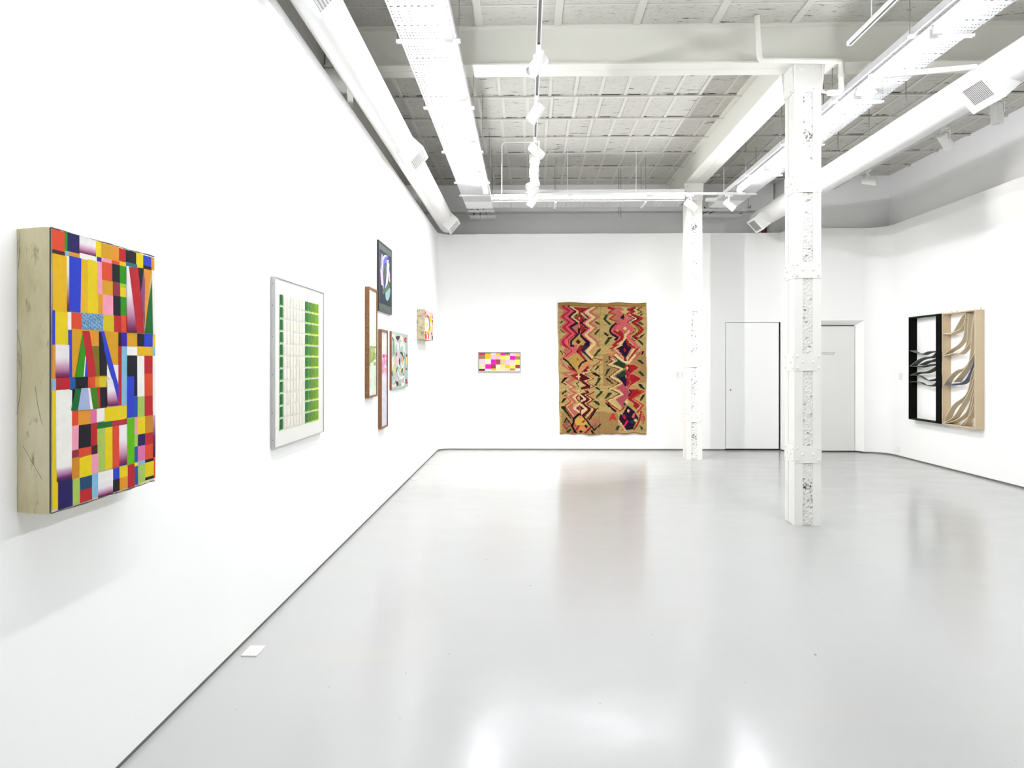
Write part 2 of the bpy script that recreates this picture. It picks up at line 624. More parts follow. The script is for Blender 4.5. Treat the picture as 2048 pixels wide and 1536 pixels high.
TAPESTRY = '''d 0.0 793 1421 1354 1444 1547 1465 1553 918 793 851
d 0.0 42 375 829 403 829 24 42 -4
d 0.0 742 392 1043 371 1043 9 742 8
b 0.0 2 2304 829 2313 829 2239 2 2240
b2 0.0 2 2273 829 2269 829 2259 2 2260
q 38 22 2245 145 2160 53 2065 53 2048 176 1960 58 1878 181 1760 43 1648 38 1568
r 46 94 2240 212 2155 89 2063 222 1960 104 1876 232 1760 89 1638 89 1568
p 41 171 2240 263 2160 135 2058 283 1965 161 1878 283 1760 135 1643 135 1568
r 23 176 2240 299 2160 181 2063 319 1960 191 1878 319 1760 181 1648 181 1568
K 36 202 2240 322 2157 209 2063 355 1963 225 1878 360 1765 222 1627 227 1568
K 31 554 2234 419 2155 544 2060 406 1963 534 1873 401 1760 544 1627
p 26 583 2234 450 2155 577 2060 452 1963 565 1875 432 1758 585 1617 585 1568
c 49 641 2234 503 2155 639 2060 503 1962 631 1878 498 1760 636 1622 641 1568
q 36 697 2239 565 2160 710 2067 560 1965 682 1883 534 1765 697 1637 708 1568
R 0.0 263 2234 529 2234 391 2150
R 0.0 363 2160 406 2160 396 2068 365 2068
c 21 212 2239 355 2155
R 0.0 378 2083 488 2037 381 1960 263 2037
g 0.0 273 2052 335 2116 365 2078
g 0.0 411 2111 488 2047 401 2075
c 26 350 2145 240 2058 365 1973
c 21 416 2134 514 2050
c 0.0 378 2065 398 2042 378 2014 358 2042
q 0.0 375 1955 248 1871 360 1760
R 0.0 381 1955 506 1873 401 1771
K2 0.0 370 1891 396 1842 386 1755 360 1760 355 1842
K 0.0 401 1755 565 1637 565 1568 442 1568 488 1627 386 1724
y 0.0 365 1745 478 1627 416 1568 283 1568 248 1627
m 0.0 352 1668 401 1625 360 1578 306 1622
g 0.0 38 1948 63 1991 112 1986 74 1953
g 0.0 33 1837 58 1840 122 1778 112 1761
g 0.0 646 1983 677 1996 738 1955 726 1937 672 1960
g 0.0 644 1752 641 1781 703 1852 746 1855 672 1760
b 0.0 742 2287 1542 2296 1542 2240 742 2239
b2 0.0 742 2269 1542 2268 1542 2255 742 2257
R 41 895 2233 1017 2197 915 2149 1058 2103 925 2034 1094 1972
q 31 982 2235 1048 2197 946 2150 1073 2105 956 2035 1114 1972
q 0.0 1027 2235 1099 2230 1170 2195 1109 2149 1170 2113 1094 2054 1150 1995 1119 1972 1012 2041 1094 2103 1007 2151 1073 2195
t 0.0 1129 2233 1226 2233 1216 2194 1277 2156 1180 2120 1099 2151 1170 2192
K 0.0 1175 2118 1160 2000 1094 2051
p 0.0 1186 2115 1252 2097 1336 2043 1252 1995 1165 1980 1145 1995 1175 2067
t2 0.0 1191 2077 1252 2077 1242 2026 1201 2021
R 38 1354 2234 1237 2197 1344 2156 1231 2118
K2 12 1390 2233 1308 2197 1379 2153 1277 2107
c 15 1405 2230 1339 2194 1400 2153 1328 2133
m 15 1481 2237 1400 2199 1486 2156 1405 2128
R 46 1318 2105 1476 2043 1328 1969 1435 1908 1486 1841 1440 1785 1328 1724 1400 1688
c 28 1262 2107 1384 2043 1242 1972
K2 14 1252 2097 1349 2043 1221 1974 1349 1893 1359 1811 1231 1719
K2 14 1293 2102 1420 2043 1277 1969 1384 1913 1430 1846 1420 1795 1303 1721 1400 1673
y 36 1272 1959 1359 1898 1395 1841 1384 1800 1272 1724 1359 1647
K2 13 1252 1719 1354 1642 1384 1673
p 0.0 1175 1990 1226 1964 1323 1893 1346 1841 1328 1795 1221 1724 1170 1755 1089 1826 961 1837 997 1893 1119 1969
q 0.0 1170 1918 1231 1893 1252 1841 1180 1775 1119 1826 1109 1877
c 0.0 1186 1893 1219 1862 1180 1829 1147 1862
R 0.0 966 1842 1027 1816 1048 1785 1089 1826 1150 1775 1165 1719 1150 1668 1068 1647 1099 1693 1058 1739 987 1775 961 1811
p 21 1068 1964 961 1862 961 1796 1094 1703 1017 1632
R 10 1078 1949 987 1862 1007 1842
K 38 1017 1944 941 1883 920 1837 930 1785 966 1755 1058 1693 1012 1657
c 36 1252 1816 1191 1744 1186 1693 1099 1576
R 46 1129 1668 982 1567
p 51 1231 1714 1384 1567
K 0.0 1186 1662 1226 1637 1318 1567 1129 1567
R 0.0 1186 1668 1216 1683 1247 1647 1272 1567 1216 1567 1211 1622
g 0.0 808 2047 839 2108 900 2126 864 2067 849 2036 941 1931 910 1926 833 1995 805 2021
g2 0.0 808 1796 841 1801 908 1745 864 1737 818 1765
g 0.0 885 1714 966 1714 854 1586 813 1591
g2 0.0 1446 2097 1471 2128 1519 2133 1476 2094
g 0.0 1395 1985 1451 1984 1514 1928 1481 1923 1430 1954
g2 0.0 1430 1693 1466 1744 1525 1775 1522 1749 1456 1693
g 0.0 1395 1667 1451 1662 1519 1586 1497 1570 1446 1611
r 46 86 1568 140 1537
p 0.0 125 1568 324 1568 324 1424 283 1419 161 1327 84 1342 243 1465
q 0.0 89 1491 161 1516 212 1465 145 1388
R 18 104 1568 240 1465 145 1378 89 1447
q 23 109 1373 38 1317 84 1235 130 1178
K 0.0 202 1568 283 1568 283 1529 202 1532
R 0.0 396 1568 457 1568 401 1465 411 1424 508 1311 478 1281 447 1322 345 1419 324 1465 355 1527
K2 0.0 335 1475 358 1450 337 1414 317 1445
K3 0.0 452 1568 560 1567 468 1470 560 1373 626 1317 575 1309 519 1373 427 1439 391 1465
c 56 600 1567 514 1465 595 1378
o 31 657 1557 565 1465 606 1414
n 13 616 1357 774 1311 631 1209 560 1127
y 0.0 161 1317 283 1419 335 1409 468 1296 381 1219 360 1168 329 1117 299 1132 202 1260
o2 0.0 342 1347 368 1311 342 1281 322 1311
K2 31 94 1319 161 1276 212 1219 314 1096
K2 31 498 1306 416 1255 375 1199 375 1132
o 46 580 1301 396 1158 375 1091
R 0.0 150 1219 283 1127 314 1089 202 1132
R 0.0 524 1217 562 1178 519 1122 468 1101 396 1086 427 1122
m 0.0 468 1158 560 1163 519 1117 447 1101
q 31 74 1209 191 1127 304 1081
q 31 79 1060 243 1086 314 1076
q 41 99 1050 263 958 109 901 283 830 130 781
R 0.0 196 1035 335 1071 360 1066 355 937 304 958
m 0.0 375 1071 416 1066 565 994 416 930 345 932
c 13 565 1168 508 1140 565 1117 422 1068 590 994 437 932 590 856 468 807
n 12 621 1117 468 1063 621 994 488 938 626 851 498 804
c 0.0 345 1066 363 1066 370 1025 393 1004 370 989 360 945 345 953 340 994 309 1009 340 1030
t 0.0 345 920 483 866 365 825 243 876
K2 15 350 912 309 886 350 835
m 46 416 927 539 856 416 804
c 13 84 907 232 830 125 784
K2 0.0 28 1481 43 1475 81 1396 66 1388
g 0.0 623 1386 646 1419 713 1501 754 1514 759 1485 672 1393 641 1370
g2 0.0 631 1127 687 1199 749 1227 682 1148
K2 0.0 583 1091 641 1104 738 1030 733 1012 672 1030
g 0.0 692 999 743 999 743 963 667 866 629 866 687 953
K2 0.0 38 917 104 994 156 989 74 907 145 850 130 843 69 891 38 896
g2 0.0 631 840 697 835 743 781 697 789
R 0.0 895 1501 1027 1567 1073 1567 966 1501
q 51 961 1480 1140 1322
o 31 910 1414 1007 1444
K 0.0 1140 1567 1252 1567 1313 1526 1191 1342 1191 1311 1175 1311 1175 1352 1053 1506
R 0.0 1183 1521 1214 1485 1183 1439 1158 1485
R 26 1033 1501 1165 1342 1165 1296
c 15 1135 1562 1012 1501 1150 1347 1150 1296
c 36 1369 1526 1231 1342 1231 1296
q 15 1318 1501 1242 1373
R 31 1440 1536 1369 1465 1247 1291
R 41 1252 1567 1364 1521
p 31 1354 1567 1446 1531
K2 0.0 1150 1291 1191 1311 1226 1296 1201 1270
p 28 1476 1460 1405 1368 1293 1276
R 10 1456 1439 1282 1260
c 44 1017 1383 1175 1260 1252 1260 1364 1388
g 0.0 961 1240 1038 1281 1027 1327 966 1373 1012 1368 1058 1311 1191 1240 1196 1209 1170 1153 1089 1178
g3 0.0 997 1020 1099 1081 1165 1137 1201 1076 1175 1010 1027 999
c 31 961 1322 1033 1291 895 1219 1129 1145 925 1020 1038 948 1150 902
m 14 890 1373 923 1357 890 1337 951 1291 864 1219 1078 1137 895 1015 1068 887 879 800
p 18 910 1393 961 1347 1027 1291
K 0.0 1027 999 1175 1015 1211 964 1211 831 1175 836 1140 902
R 0.0 1175 1189 1191 1214 1242 1214 1344 1214 1420 1173 1282 1066 1298 1056 1471 979 1282 851 1231 800 1211 851 1211 1004 1196 1056
p 10 1231 1086 1272 1045 1237 979
p 15 1252 943 1282 907 1252 866 1231 825
o 13 1277 1250 1466 1186 1288 1061 1497 989 1272 836 1497 754
c 0.0 1216 1214 1226 1178 1249 1163 1226 1143 1216 1104 1209 1148 1180 1163 1209 1178
K2 13 1231 1214 1257 1163 1231 1117
p2 0.0 1027 800 1140 897 1201 815 1252 810 1231 781 1027 781
c 23 910 800 1129 887
K2 0.0 1466 1393 1497 1470 1535 1470 1507 1419
g2 0.0 1395 1311 1451 1314 1519 1250 1502 1232 1440 1270
g 0.0 821 1258 854 1296 890 1291 844 1260
g 0.0 818 1030 828 1066 872 1158 925 1155 844 1038
g 0.0 1405 1102 1461 1109 1525 1035 1497 1017 1430 1081
g2 0.0 1410 882 1471 887 1537 800 1522 790 1456 826
g2 0.0 821 989 864 994 984 887 961 879
q 0.0 215 780 329 726 258 672 339 570 258 526 248 478 345 402 323 348 269 310 140 477 237 570 156 661 248 716 145 780
R 22 86 667 145 672
R 21 129 667 231 570 102 488 253 267
c 12 145 780 245 713 140 664 245 570 132 483 275 294
m 0.0 442 781 523 781 555 748 474 710 555 624 480 559 577 456 447 310 404 332 518 451 366 570 383 618 366 672 356 699 485 743
c 13 604 754 469 697 590 624 469 548 609 456 464 294
n 22 625 756 496 694 623 627 496 548 639 457 485 259
t 0.0 312 781 431 781 491 748 356 699 323 726
R 0.0 372 770 404 770 388 743
c 32 339 699 264 651 334 570
R 22 353 689 307 640 350 575
c 30 377 689 474 624 388 570
K2 14 372 672 415 618 372 570
c 0.0 361 548 523 451 404 332 356 364 237 456
m 0.0 372 505 450 454 372 397 302 456
p2 0.0 364 532 375 472 396 451 372 405 345 451
m 24 372 407 380 332
K2 38 350 348 258 278 242 186 215 148 258 72 296 23
K2 27 415 326 518 213 582 143
y2 0.0 366 326 464 251 501 186 431 148 302 159 269 213 291 267
o 0.0 366 329 402 283 372 259 334 294
r 0.0 442 259 461 229 420 189 391 207
o2 0.0 269 183 304 148 275 115 242 153
R 0.0 339 159 369 126 302 53 280 88
o 0.0 366 143 442 137 474 99 453 51 334 72
K2 0.0 474 178 509 143 474 108 437 145
K2 0.0 380 67 412 40 380 7 348 40
R 32 555 137 458 24
e 0.0 123 250 172 196 123 115 75 174
K2 21 80 196 123 272 183 196 226 142
R 21 64 164 118 77 172 142
e 0.0 642 224 685 170 636 111 598 165
q 30 577 175 636 273 723 197
K2 24 577 148 625 84 728 176
p2 0.0 199 23 248 56 269 23 226 7
g 0.0 45 680 48 721 118 764 148 748 75 694
g2 0.0 45 540 48 569 86 629 142 618 75 548
g2 0.0 42 488 91 488 223 269 194 272 107 380 42 445
g 0.0 647 646 744 759 795 757 771 716 679 643
g 0.0 604 597 658 608 731 554 725 521 679 527
g2 0.0 526 259 528 289 647 457 706 473 566 294
g 0.0 118 10 134 61 194 110 213 83 167 10
g2 0.0 553 94 593 94 628 29 582 24
p2 0.0 1076 781 1232 781 1275 733 1221 630 1216 614 1151 554 1194 495 1140 452 1011 597 1162 700
c 30 995 781 1146 700 903 597 1092 430
t 0.0 925 592 1022 603 1135 463 1086 425
m 16 941 781 1095 700 871 603
R 21 844 592 1086 398 1167 468
R 0.0 1259 781 1388 781 1490 744 1313 619 1442 555 1466 512 1383 420 1323 479 1350 522 1226 619 1291 727
K2 21 1259 776 1291 733 1248 668
R2 27 1388 781 1522 757 1313 614 1512 512 1399 377
c 9 1313 603 1469 517 1383 409
c 0.0 1216 587 1251 560 1216 544 1181 571
y 0.0 1291 555 1342 517 1291 474 1237 511
g2 0.0 1151 560 1183 549 1216 500 1178 506
K 0.0 1226 501 1345 393 1388 328 1417 263 1339 134 1323 74 1200 66 1135 160 1065 252 1086 338 1130 349
c 0.0 1237 438 1264 409 1243 368 1213 409
r 0.0 1113 344 1173 341 1202 279 1162 257
p 0.0 1326 352 1361 350 1356 296 1318 258 1296 285
r2 0.0 1210 252 1235 214 1162 125 1143 149
c 0.0 1364 269 1399 236 1364 193 1329 236
g3 0.0 1253 231 1334 214 1342 161 1280 182
R 30 1469 404 1442 269 1404 177 1345 74
R2 19 1479 404 1528 280 1495 182
q 0.0 1479 350 1512 269 1479 199 1447 269
c 21 1065 236 1189 63
R2 0.0 952 381 989 354 1027 230 984 252 941 268 919 235 884 241
o2 0.0 1119 114 1143 74 1113 52
g 0.0 820 632 882 732 952 738 930 689 849 627
g 0.0 742 759 793 759 774 716 742 689
K2 0.0 820 559 866 554 1035 398 1011 379 882 489
g2 0.0 1447 598 1495 695 1544 709 1539 679 1479 590
g 0.0 1000 73 1033 138 1084 147 1054 60
g 0.0 1436 161 1501 118 1498 83 1463 88'''
FLOWER = '''gy 0.0 172 621 267 605 178 522 164 462 106 455 126 556
pk 0.0 92 453 164 439 237 289 149 280
pk 0.0 572 502 628 460 644 363 572 367
wh 0.0 164 450 237 578 328 623 436 636 467 550 282 572 223 458 267 298 252 237
vi 0.0 208 438 261 563 343 610 445 625 457 560 328 531 267 416 328 257 282 246 223 352
gd 0.0 389 539 467 537 436 485 420 423 343 306 297 384 328 507
wv 0.0 457 585 547 603 595 555 563 452 499 335 343 258 389 311 451 439
vi 0.0 467 644 530 650 514 617 470 599
bl 0.0 502 585 563 587 547 566 502 566
gg 0.0 312 252 547 340 595 357 628 299 436 237 297 206
tl 0.0 358 212 611 297 661 277 611 192 499 140 404 150
gg 0.0 208 227 297 242 282 193 208 198'''
SQUIGGLES = '''pc 22 18 598 102 620 202 600 245 527 260 506
bk 0.0 245 606 349 621 547 620 516 605 424 569 304 576
mg 0.0 319 577 439 575 349 546
pc 30 579 612 707 594 756 568
wh 24 579 508 610 536 707 544 789 507 789 451
rd 20 805 575 889 606 992 603
bk 0.0 839 559 940 585 1026 567 889 555
wh 14 872 549 855 474 923 430
bk 14 32 594 116 555 88 399
gn 12 116 524 159 441 216 400
wh 14 304 539 439 521 364 477
mn 0.0 269 411 319 438 349 369 289 358
pk 0.0 260 358 349 401 364 305 304 263 260 295
wh 16 424 521 409 370 424 283 485 262
mn 0.0 439 337 501 370 547 327 501 261 448 289
pk 0.0 394 413 439 456 532 447 485 370 409 370
bk 0.0 532 425 579 442 756 417 739 377 642 399
or 0.0 610 360 674 382 723 349 691 288 610 305
wh 18 642 294 674 249 756 260 772 361 756 405
mn 0.0 739 400 822 372 772 316
gd 10 855 429 855 384 940 327 923 247
bk 0.0 957 408 1061 414 1044 385 974 379
ye 0.0 974 379 1044 362 1009 287 957 276
dk 12 1044 385 1096 316 1044 223 940 224
pc 0.0 4 357 102 378 130 295 74 233 18 264
ye 0.0 -15 270 46 264 60 233 4 229
ye 12 102 233 159 201 202 216 187 368
bk 0.0 -23 203 46 213 32 182 74 171 18 154
bk 0.0 304 241 379 262 319 193 289 199
ye 0.0 491 229 595 233 563 190 501 196
bk 0.0 610 195 707 243 739 226 674 172
pk 0.0 756 226 822 248 839 208 772 176
wh 14 379 209 424 176 485 142
bk 0.0 674 127 756 159 839 169 805 141 707 121
wh 14 516 109 579 140 610 117
wh 16 642 111 707 132 822 135
wh 20 642 34 805 40 872 100
pk 14 610 62 707 65
bk 0.0 889 105 1044 90 1026 62 923 82
rd 14 889 66 1009 45 1114 59
bk 0.0 216 95 424 78 439 35 349 30 275 56
bk 0.0 470 39 610 40 547 29
pc 14 4 54 130 34 260 51
wh 14 116 82 202 116 187 148
pk 0.0 260 152 394 128 424 89 289 103
dk 10 159 149 202 106 173 75'''
SMALL_ART = '''rd 0.0 -1 395 131 397 131 368 25 346
pk 0.0 238 405 460 416 488 360 348 321 238 352
pc 0.0 348 408 517 416 517 355 404 347
mg 0.0 25 339 211 358 198 324 78 305
mn 0.0 238 352 348 367 460 328 503 231 474 138 348 79 238 105 404 135 460 229 348 321
bk 0.0 252 353 334 360 348 340 252 327
wh 0.0 25 265 104 299 198 312 238 270 238 195 184 118 78 128 25 199
pk 0.0 51 252 131 271 198 215 157 161 78 172
ye 0.0 131 242 211 246 225 164 144 161
wh 0.0 293 318 390 316 432 227 390 134 320 108 265 166 348 223 265 264
ye 0.0 293 145 432 159 404 112 320 101
ye2 0.0 293 318 376 308 362 262 293 280
gy 0.0 252 241 348 246 348 208 265 204
or 0.0 460 336 604 368 751 330 811 246 751 165 575 157 488 230
ye 0.0 604 360 721 352 751 298 604 298
ye 0.0 604 197 751 212 766 173 618 159
wh 0.0 604 282 721 289 751 220 604 205
mg 0.0 781 375 903 382 903 339 811 341
mn 0.0 766 323 903 315 903 283 781 288
or 0.0 781 269 903 279 887 250 811 239
gn 0.0 25 115 157 121 157 91 25 89
rd 0.0 -1 77 184 88 238 15 25 9
wh 0.0 211 59 293 77 320 18 238 15
rd 0.0 320 75 460 91 460 19 348 19
wh 0.0 474 69 546 83 604 23 488 19
mn 0.0 662 126 751 133 736 90 662 91
pk 0.0 604 81 751 90 751 24 633 20
bk 0.0 781 72 903 92 903 20 781 21'''
PINK_GRID = '''c8306a 12 302 123 334
a07a5a 12 227 123 302
f8c8dc 12 140 123 227
e0d8a0 12 55 123 140
7a2a3a 12 19 123 55
f0e8dc 12 19 123 19
c09060 123 316 222 334
e8c020 123 225 222 316
e8dcc8 123 137 222 225
ff20b0 123 55 222 137
f0e8dc 123 19 222 55
f0e0cc 222 303 311 334
f8b8dc 222 221 311 303
ff20b0 222 133 311 221
94404e 222 61 311 133
e8b820 222 27 311 61
f4e0d8 222 19 311 27
e4b820 311 294 389 334
e0b4b0 311 219 389 294
94404e 311 130 389 219
e8dcc8 311 57 389 130
d8e070 311 27 389 57
f4e8d0 311 19 389 27
ff20a8 389 288 473 334
d8e060 389 218 473 288
dcb880 389 127 473 218
d4d480 389 57 473 127
e8d0c4 389 19 473 57
6a3a3a 473 321 557 334
a08060 473 288 557 321
d8d898 473 218 557 288
f8b8d0 473 127 557 218
e8bc10 473 65 557 127
f0c8a8 473 19 557 65
f8c0e0 557 282 651 334
ff20b0 557 213 651 282
e8c4c4 557 127 651 213
e4e860 557 63 651 127
a08050 557 27 651 63
e8d8c8 557 19 651 27
e8b888 651 276 733 334
a08050 651 218 733 276
e0e060 651 125 733 218
94404e 651 64 733 125
f4ece4 651 19 733 64'''
RIBBONS = '''K 0.0 1659 1063 1495 1032 1309 1013 1155 1042 919 1046
K 0.0 1659 821 1441 916 1257 958 1054 971 919 1032
K 0.0 1659 821 1388 823 1180 846 919 861
K 0.0 1388 845 1206 895 1054 916 919 943
K 0.0 1645 682 1441 729 1180 747 919 820
K 0.0 1645 682 1441 686 1180 621 919 648
K 0.0 1659 579 1414 586 1257 549 1054 548 919 587
B 0.0 759 1299 647 1282 533 1304 422 1410 313 1508 227 1560
B 0.0 759 1299 578 1296 400 1331 291 1391 227 1477
B 0.0 752 983 624 1048 444 1111 313 1198 259 1312 227 1554
B 0.0 752 976 533 1007 356 1018 227 1119 185 1347 164 1537
B 0.0 740 559 624 675 444 771 270 812 102 940 0 1014
B 0.0 740 559 533 579 270 632 102 813 24 964
B 0.0 488 613 270 786 164 902 102 1217 10 1565
B 0.0 227 1068 143 1168 102 1344 16 1552
B 0.0 740 27 624 196 488 311 227 454 102 712 0 839
B 0.0 740 27 533 110 313 321 143 509 61 663 0 764
B 0.0 740 20 488 74 227 211 102 447 0 627
B 0.0 270 28 185 137 102 333 0 552
B 0.0 334 22 143 179 61 311 0 364'''
# ================================================================== ROOM
XL, XR = -1.548, 6.05          # faces of the white lining walls
YB, YB2 = 12.72, 12.40         # back wall, left and right section
YF = -3.4                      # wall behind the camera
ZC = 4.74                      # ceiling
PL = 0.022                     # height of the dark skirting gap

fl = MB().quad((-2.2, YF - .2, 0), (6.6, YF - .2, 0), (6.6, 13.8, 0), (-2.2, 13.8, 0)).build('floor', M['floor'])
struct(fl, 'glossy poured pale grey floor of the gallery')

ce = MB().quad((-2.2, YF - .2, ZC), (-2.2, 13.8, ZC), (6.8, 13.8, ZC), (6.8, YF - .2, ZC)).build('ceiling', M['ceiling'])
struct(ce, 'whitewashed brick ceiling with flaking cracks and thin steel ribs')
# thin steel ribs: cross rows every 0.8 m, short lengthwise ribs between them
rows = [7.16 + 0.79 * i - 0.02 for i in range(9)]
rb = MB()
random.seed(4)
for y in rows[1:]:
    rb.box(-2.2, y - 0.02, ZC - 0.022, 6.8, y + 0.02, ZC - 0.001)
for k in range(len(rows) - 1):
    x = -2.1 + (k % 3) * 0.013 + random.uniform(-.03, .03)
    while x < 6.6:
        if not (2.45 < x < 2.85):
            rb.box(x - 0.019, rows[k] + 0.03, ZC - 0.009, x + 0.019, rows[k + 1] - 0.03, ZC - 0.001)
        x += 0.298
x = -1.93
while x < 6.6:
    rb.box(x - 0.034, YF, ZC - 0.012, x + 0.034, 6.86, ZC - 0.001)
    x += 0.74
for y in (6.49, 6.06, 5.63, 5.2, 4.77, 4.3):
    rb.box(-2.2, y - 0.012, ZC - 0.006, 6.8, y + 0.012, ZC - 0.0005)
rb.build('ceiling_rib', M['rib'], ce)
tag(bpy.data.objects['ceiling_rib'], 'raised painted ribs crossing the brick ceiling')

def arc(cx, cy, r, a0, a1, n=10):
    return [(cx + r * math.cos(math.radians(a0 + (a1 - a0) * i / n)), cy + r * math.sin(math.radians(a0 + (a1 - a0) * i / n))) for i in range(n + 1)]

def wall_sheet(name, path, z0, z1, th, label, mat='wall', flip=False, skirt=None):
    """wall following a plan path; th = thickness to the outside (left of the path direction)"""
    b = MB()
    n = len(path)
    P = [Vector((p[0], p[1], 0)) for p in path]
    nr = []
    for i in range(n):
        d = (P[min(i + 1, n - 1)] - P[max(i - 1, 0)]).normalized()
        nr.append(Vector((-d.y, d.x, 0)) * th)
    k = 0
    ring = []
    for i in range(n):
        a, o = P[i], P[i] + nr[i]
        ring.append([(a.x, a.y, z0), (a.x, a.y, z1), (o.x, o.y, z1), (o.x, o.y, z0)])
    b.rings(ring)
    ob = b.build(name, M[mat], smooth=True)
    struct(ob, label)
    return ob

def skirt(name, path, label):
    P = [Vector((p[0], p[1], 0)) for p in path]
    n = len(P)
    ring = []
    for i in range(n):
        d = (P[min(i + 1, n - 1)] - P[max(i - 1, 0)]).normalized()
        nn = Vector((-d.y, d.x, 0))
        a, o = P[i] + nn * 0.006, P[i] + nn * 0.05
        ring.append([(a.x, a.y, 0.0005), (a.x, a.y, PL), (o.x, o.y, PL), (o.x, o.y, 0.0005)])
    ob = MB().rings(ring).build(name, M['shadow_gap'])
    struct(ob, label)

RC = 0.24
left_path = [(XL, YF + .01), (XL, 4.0), (XL, 8.0), (XL, YB - RC)]
c1 = arc(XL + RC, YB - RC, RC, 180, 90, 10)
back_path = [(XL + RC, YB), (1.5, YB), (3.455, YB)]
wall_sheet('wall_left', left_path + c1[1:] + [(c1[-1][0] + .4, YB)], PL, 3.782, 0.15, 'long white lining wall on the left with rounded far corner')
skirt('baseboard_left', left_path + c1[1:], 'thin dark recessed strip under the left wall')
struct(MB().box(c1[-1][0] + .4005, YB, PL, 3.458, YB + .15, 3.79).build('wall_back', M['wall']), 'white back wall carrying the tapestry')
skirt('baseboard_back', [(c1[-1][0] + .0005, YB), (1.5, YB), (3.458, YB)], 'thin dark recessed strip under the back wall')
# over the flush door and the reveal, then the forward right section
ob = MB().box(3.458, YB, 2.236, 4.412, YB + .15, 3.79).build('wall_back_lintel', M['wall'])
struct(ob, 'white wall panel above the flush white door')
jog = [(4.3955, YB), (4.50, YB2), (4.62, YB2)]
RR = 0.26
c2 = arc(XR - 0.342, YB2 - 0.342, 0.342, 90, 0, 12)
wall_sheet('wall_jog', [(4.4125, YB), (4.50, YB2)], PL, 3.80, 0.12, 'short angled white wall between the two back sections')
wall_sheet('wall_back_right', [(4.501, YB2), (5.0, YB2), (5.7075, YB2)], 2.246, 3.81, 0.15, 'forward right section of the back wall above the recessed door')
# sides of the recess (splayed)
ob = MB().prism([(5.614, 12.56, PL), (5.707, YB2, PL), (5.80, YB2 + .0, PL), (5.80, 12.56, PL)], (0, 0, 3.81 - PL)).build('wall_recess_right', M['wall'])
struct(ob, 'splayed white reveal right of the recessed door')
ob = MB().prism([(4.5, 12.402, PL), (4.60, 12.402, PL), (4.68, 12.56, PL), (4.5, 12.56, PL)], (0, 0, 2.245 - PL)).build('wall_recess_left', M['wall'])
struct(ob, 'splayed white reveal left of the recessed door')
ob = MB().prism([(4.5, 12.5601, 2.17), (5.7, 12.5601, 2.17), (5.7, 12.5601, 2.2455), (4.5, 12.5601, 2.2455)], (0, -.155, 0))
ob = MB().quad((4.5, 12.401, 2.245), (5.72, 12.401, 2.245), (5.62, 12.56, 2.17), (4.62, 12.56, 2.17)).build('wall_recess_top', M['wall'])
struct(ob, 'sloping white soffit over the recessed door')
right_path = c2 + [(XR, 8.0), (XR, 4.0), (XR, YF + .01)]
rp = [(5.8005, YB2), ] if False else []
# rounded corner piece starts at the recess edge
c2f = [p for p in right_path]
wall_sheet('wall_right', [(5.708, YB2 - .0)] + [(5.72, YB2)] + right_path[1:] if False else right_path, PL, 3.81, 0.15, 'long white lining wall on the right with rounded corner')
skirt('baseboard_right', right_path, 'thin dark recessed strip under the right wall')
wall_sheet('wall_front', [(XR + .1, YF), (2.0, YF), (XL - .1, YF)], 0, ZC, 0.15, 'plain white wall at the near end of the room')

# upper, set-back older walls
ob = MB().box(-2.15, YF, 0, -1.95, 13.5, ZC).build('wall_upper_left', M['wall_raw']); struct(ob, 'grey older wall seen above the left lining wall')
ob = MB().box(-2.15, 13.3, 0, 4.42, 13.5, ZC).build('wall_upper_back', M['wall_upper']); struct(ob, 'grey older wall above the back lining wall')
ob = MB().box(-1.95, 13.10, 4.26, 4.42, 13.3, ZC).build('wall_upper_ledge', M['wall_upper']); struct(ob, 'projecting band along the top of the older back wall')
ob = MB().prism([(4.4205, 13.3, 0), (4.5995, 12.561, 0), (4.5995, 13.5, 0), (4.4205, 13.5, 0)], (0, 0, ZC)).build('wall_upper_return', M['wall_upper']); struct(ob, 'return of the older wall behind the right duct')
ob = MB().box(4.6, 12.56, 2.25, 6.5, 12.76, ZC).build('wall_upper_back_right', M['wall_upper']); struct(ob, 'grey older wall above the recessed door')
ob = MB().box(6.21, YF, 0, 6.4, 12.56, ZC).build('wall_upper_right', M['wall_upper']); struct(ob, 'grey older wall above the right lining wall')

# doors
d = MB().box(3.468, YB + .002, 0.03, 4.384, YB + .045, 2.228).build('door_1', M['door'])
struct(d, 'flush white door left of the near column with a tiny dark lock')
MB().box(3.452, YB + .06, 0.0, 4.405, YB + .09, 2.24).build('door_gap', M['slot_dark'], d)
k = MB().lathe(frame_z((3.548, YB + .002, 1.053), (0, -1, 0)), [(0.011, 0), (0.011, 0.006), (0.006, 0.008)], 12).build('lock', M['slot_dark'], d)
tag(k, 'small dark lock cylinder')
d = MB().box(4.68, 12.535, 0.022, 5.606, 12.575, 2.155).build('door_2', M['door_grey'])
struct(d, 'recessed grey white door right of the near column with small lettering')
MB().box(4.6, 12.58, 0.0, 5.613, 12.6, 2.165).build('door_gap', M['slot_dark'], d)
# three illegible lines of small lettering
t = MB()
for z, segs in ((1.707, ((4.985, 5.005), (5.012, 5.055), (5.062, 5.152), (5.172, 5.218), (5.232, 5.274))),
                (1.688, ((4.99, 5.04), (5.046, 5.072), (5.08, 5.105), (5.112, 5.205), (5.212, 5.272))),
                (1.671, ((4.985, 5.06), (5.068, 5.13), (5.136, 5.20), (5.207, 5.262)))):
    for a, b in segs:
        t.box(a, 12.5335, z - 0.0045, b, 12.5349, z + 0.0045)
tag(t.build('lettering', M['ink'], d), 'three lines of small grey lettering')

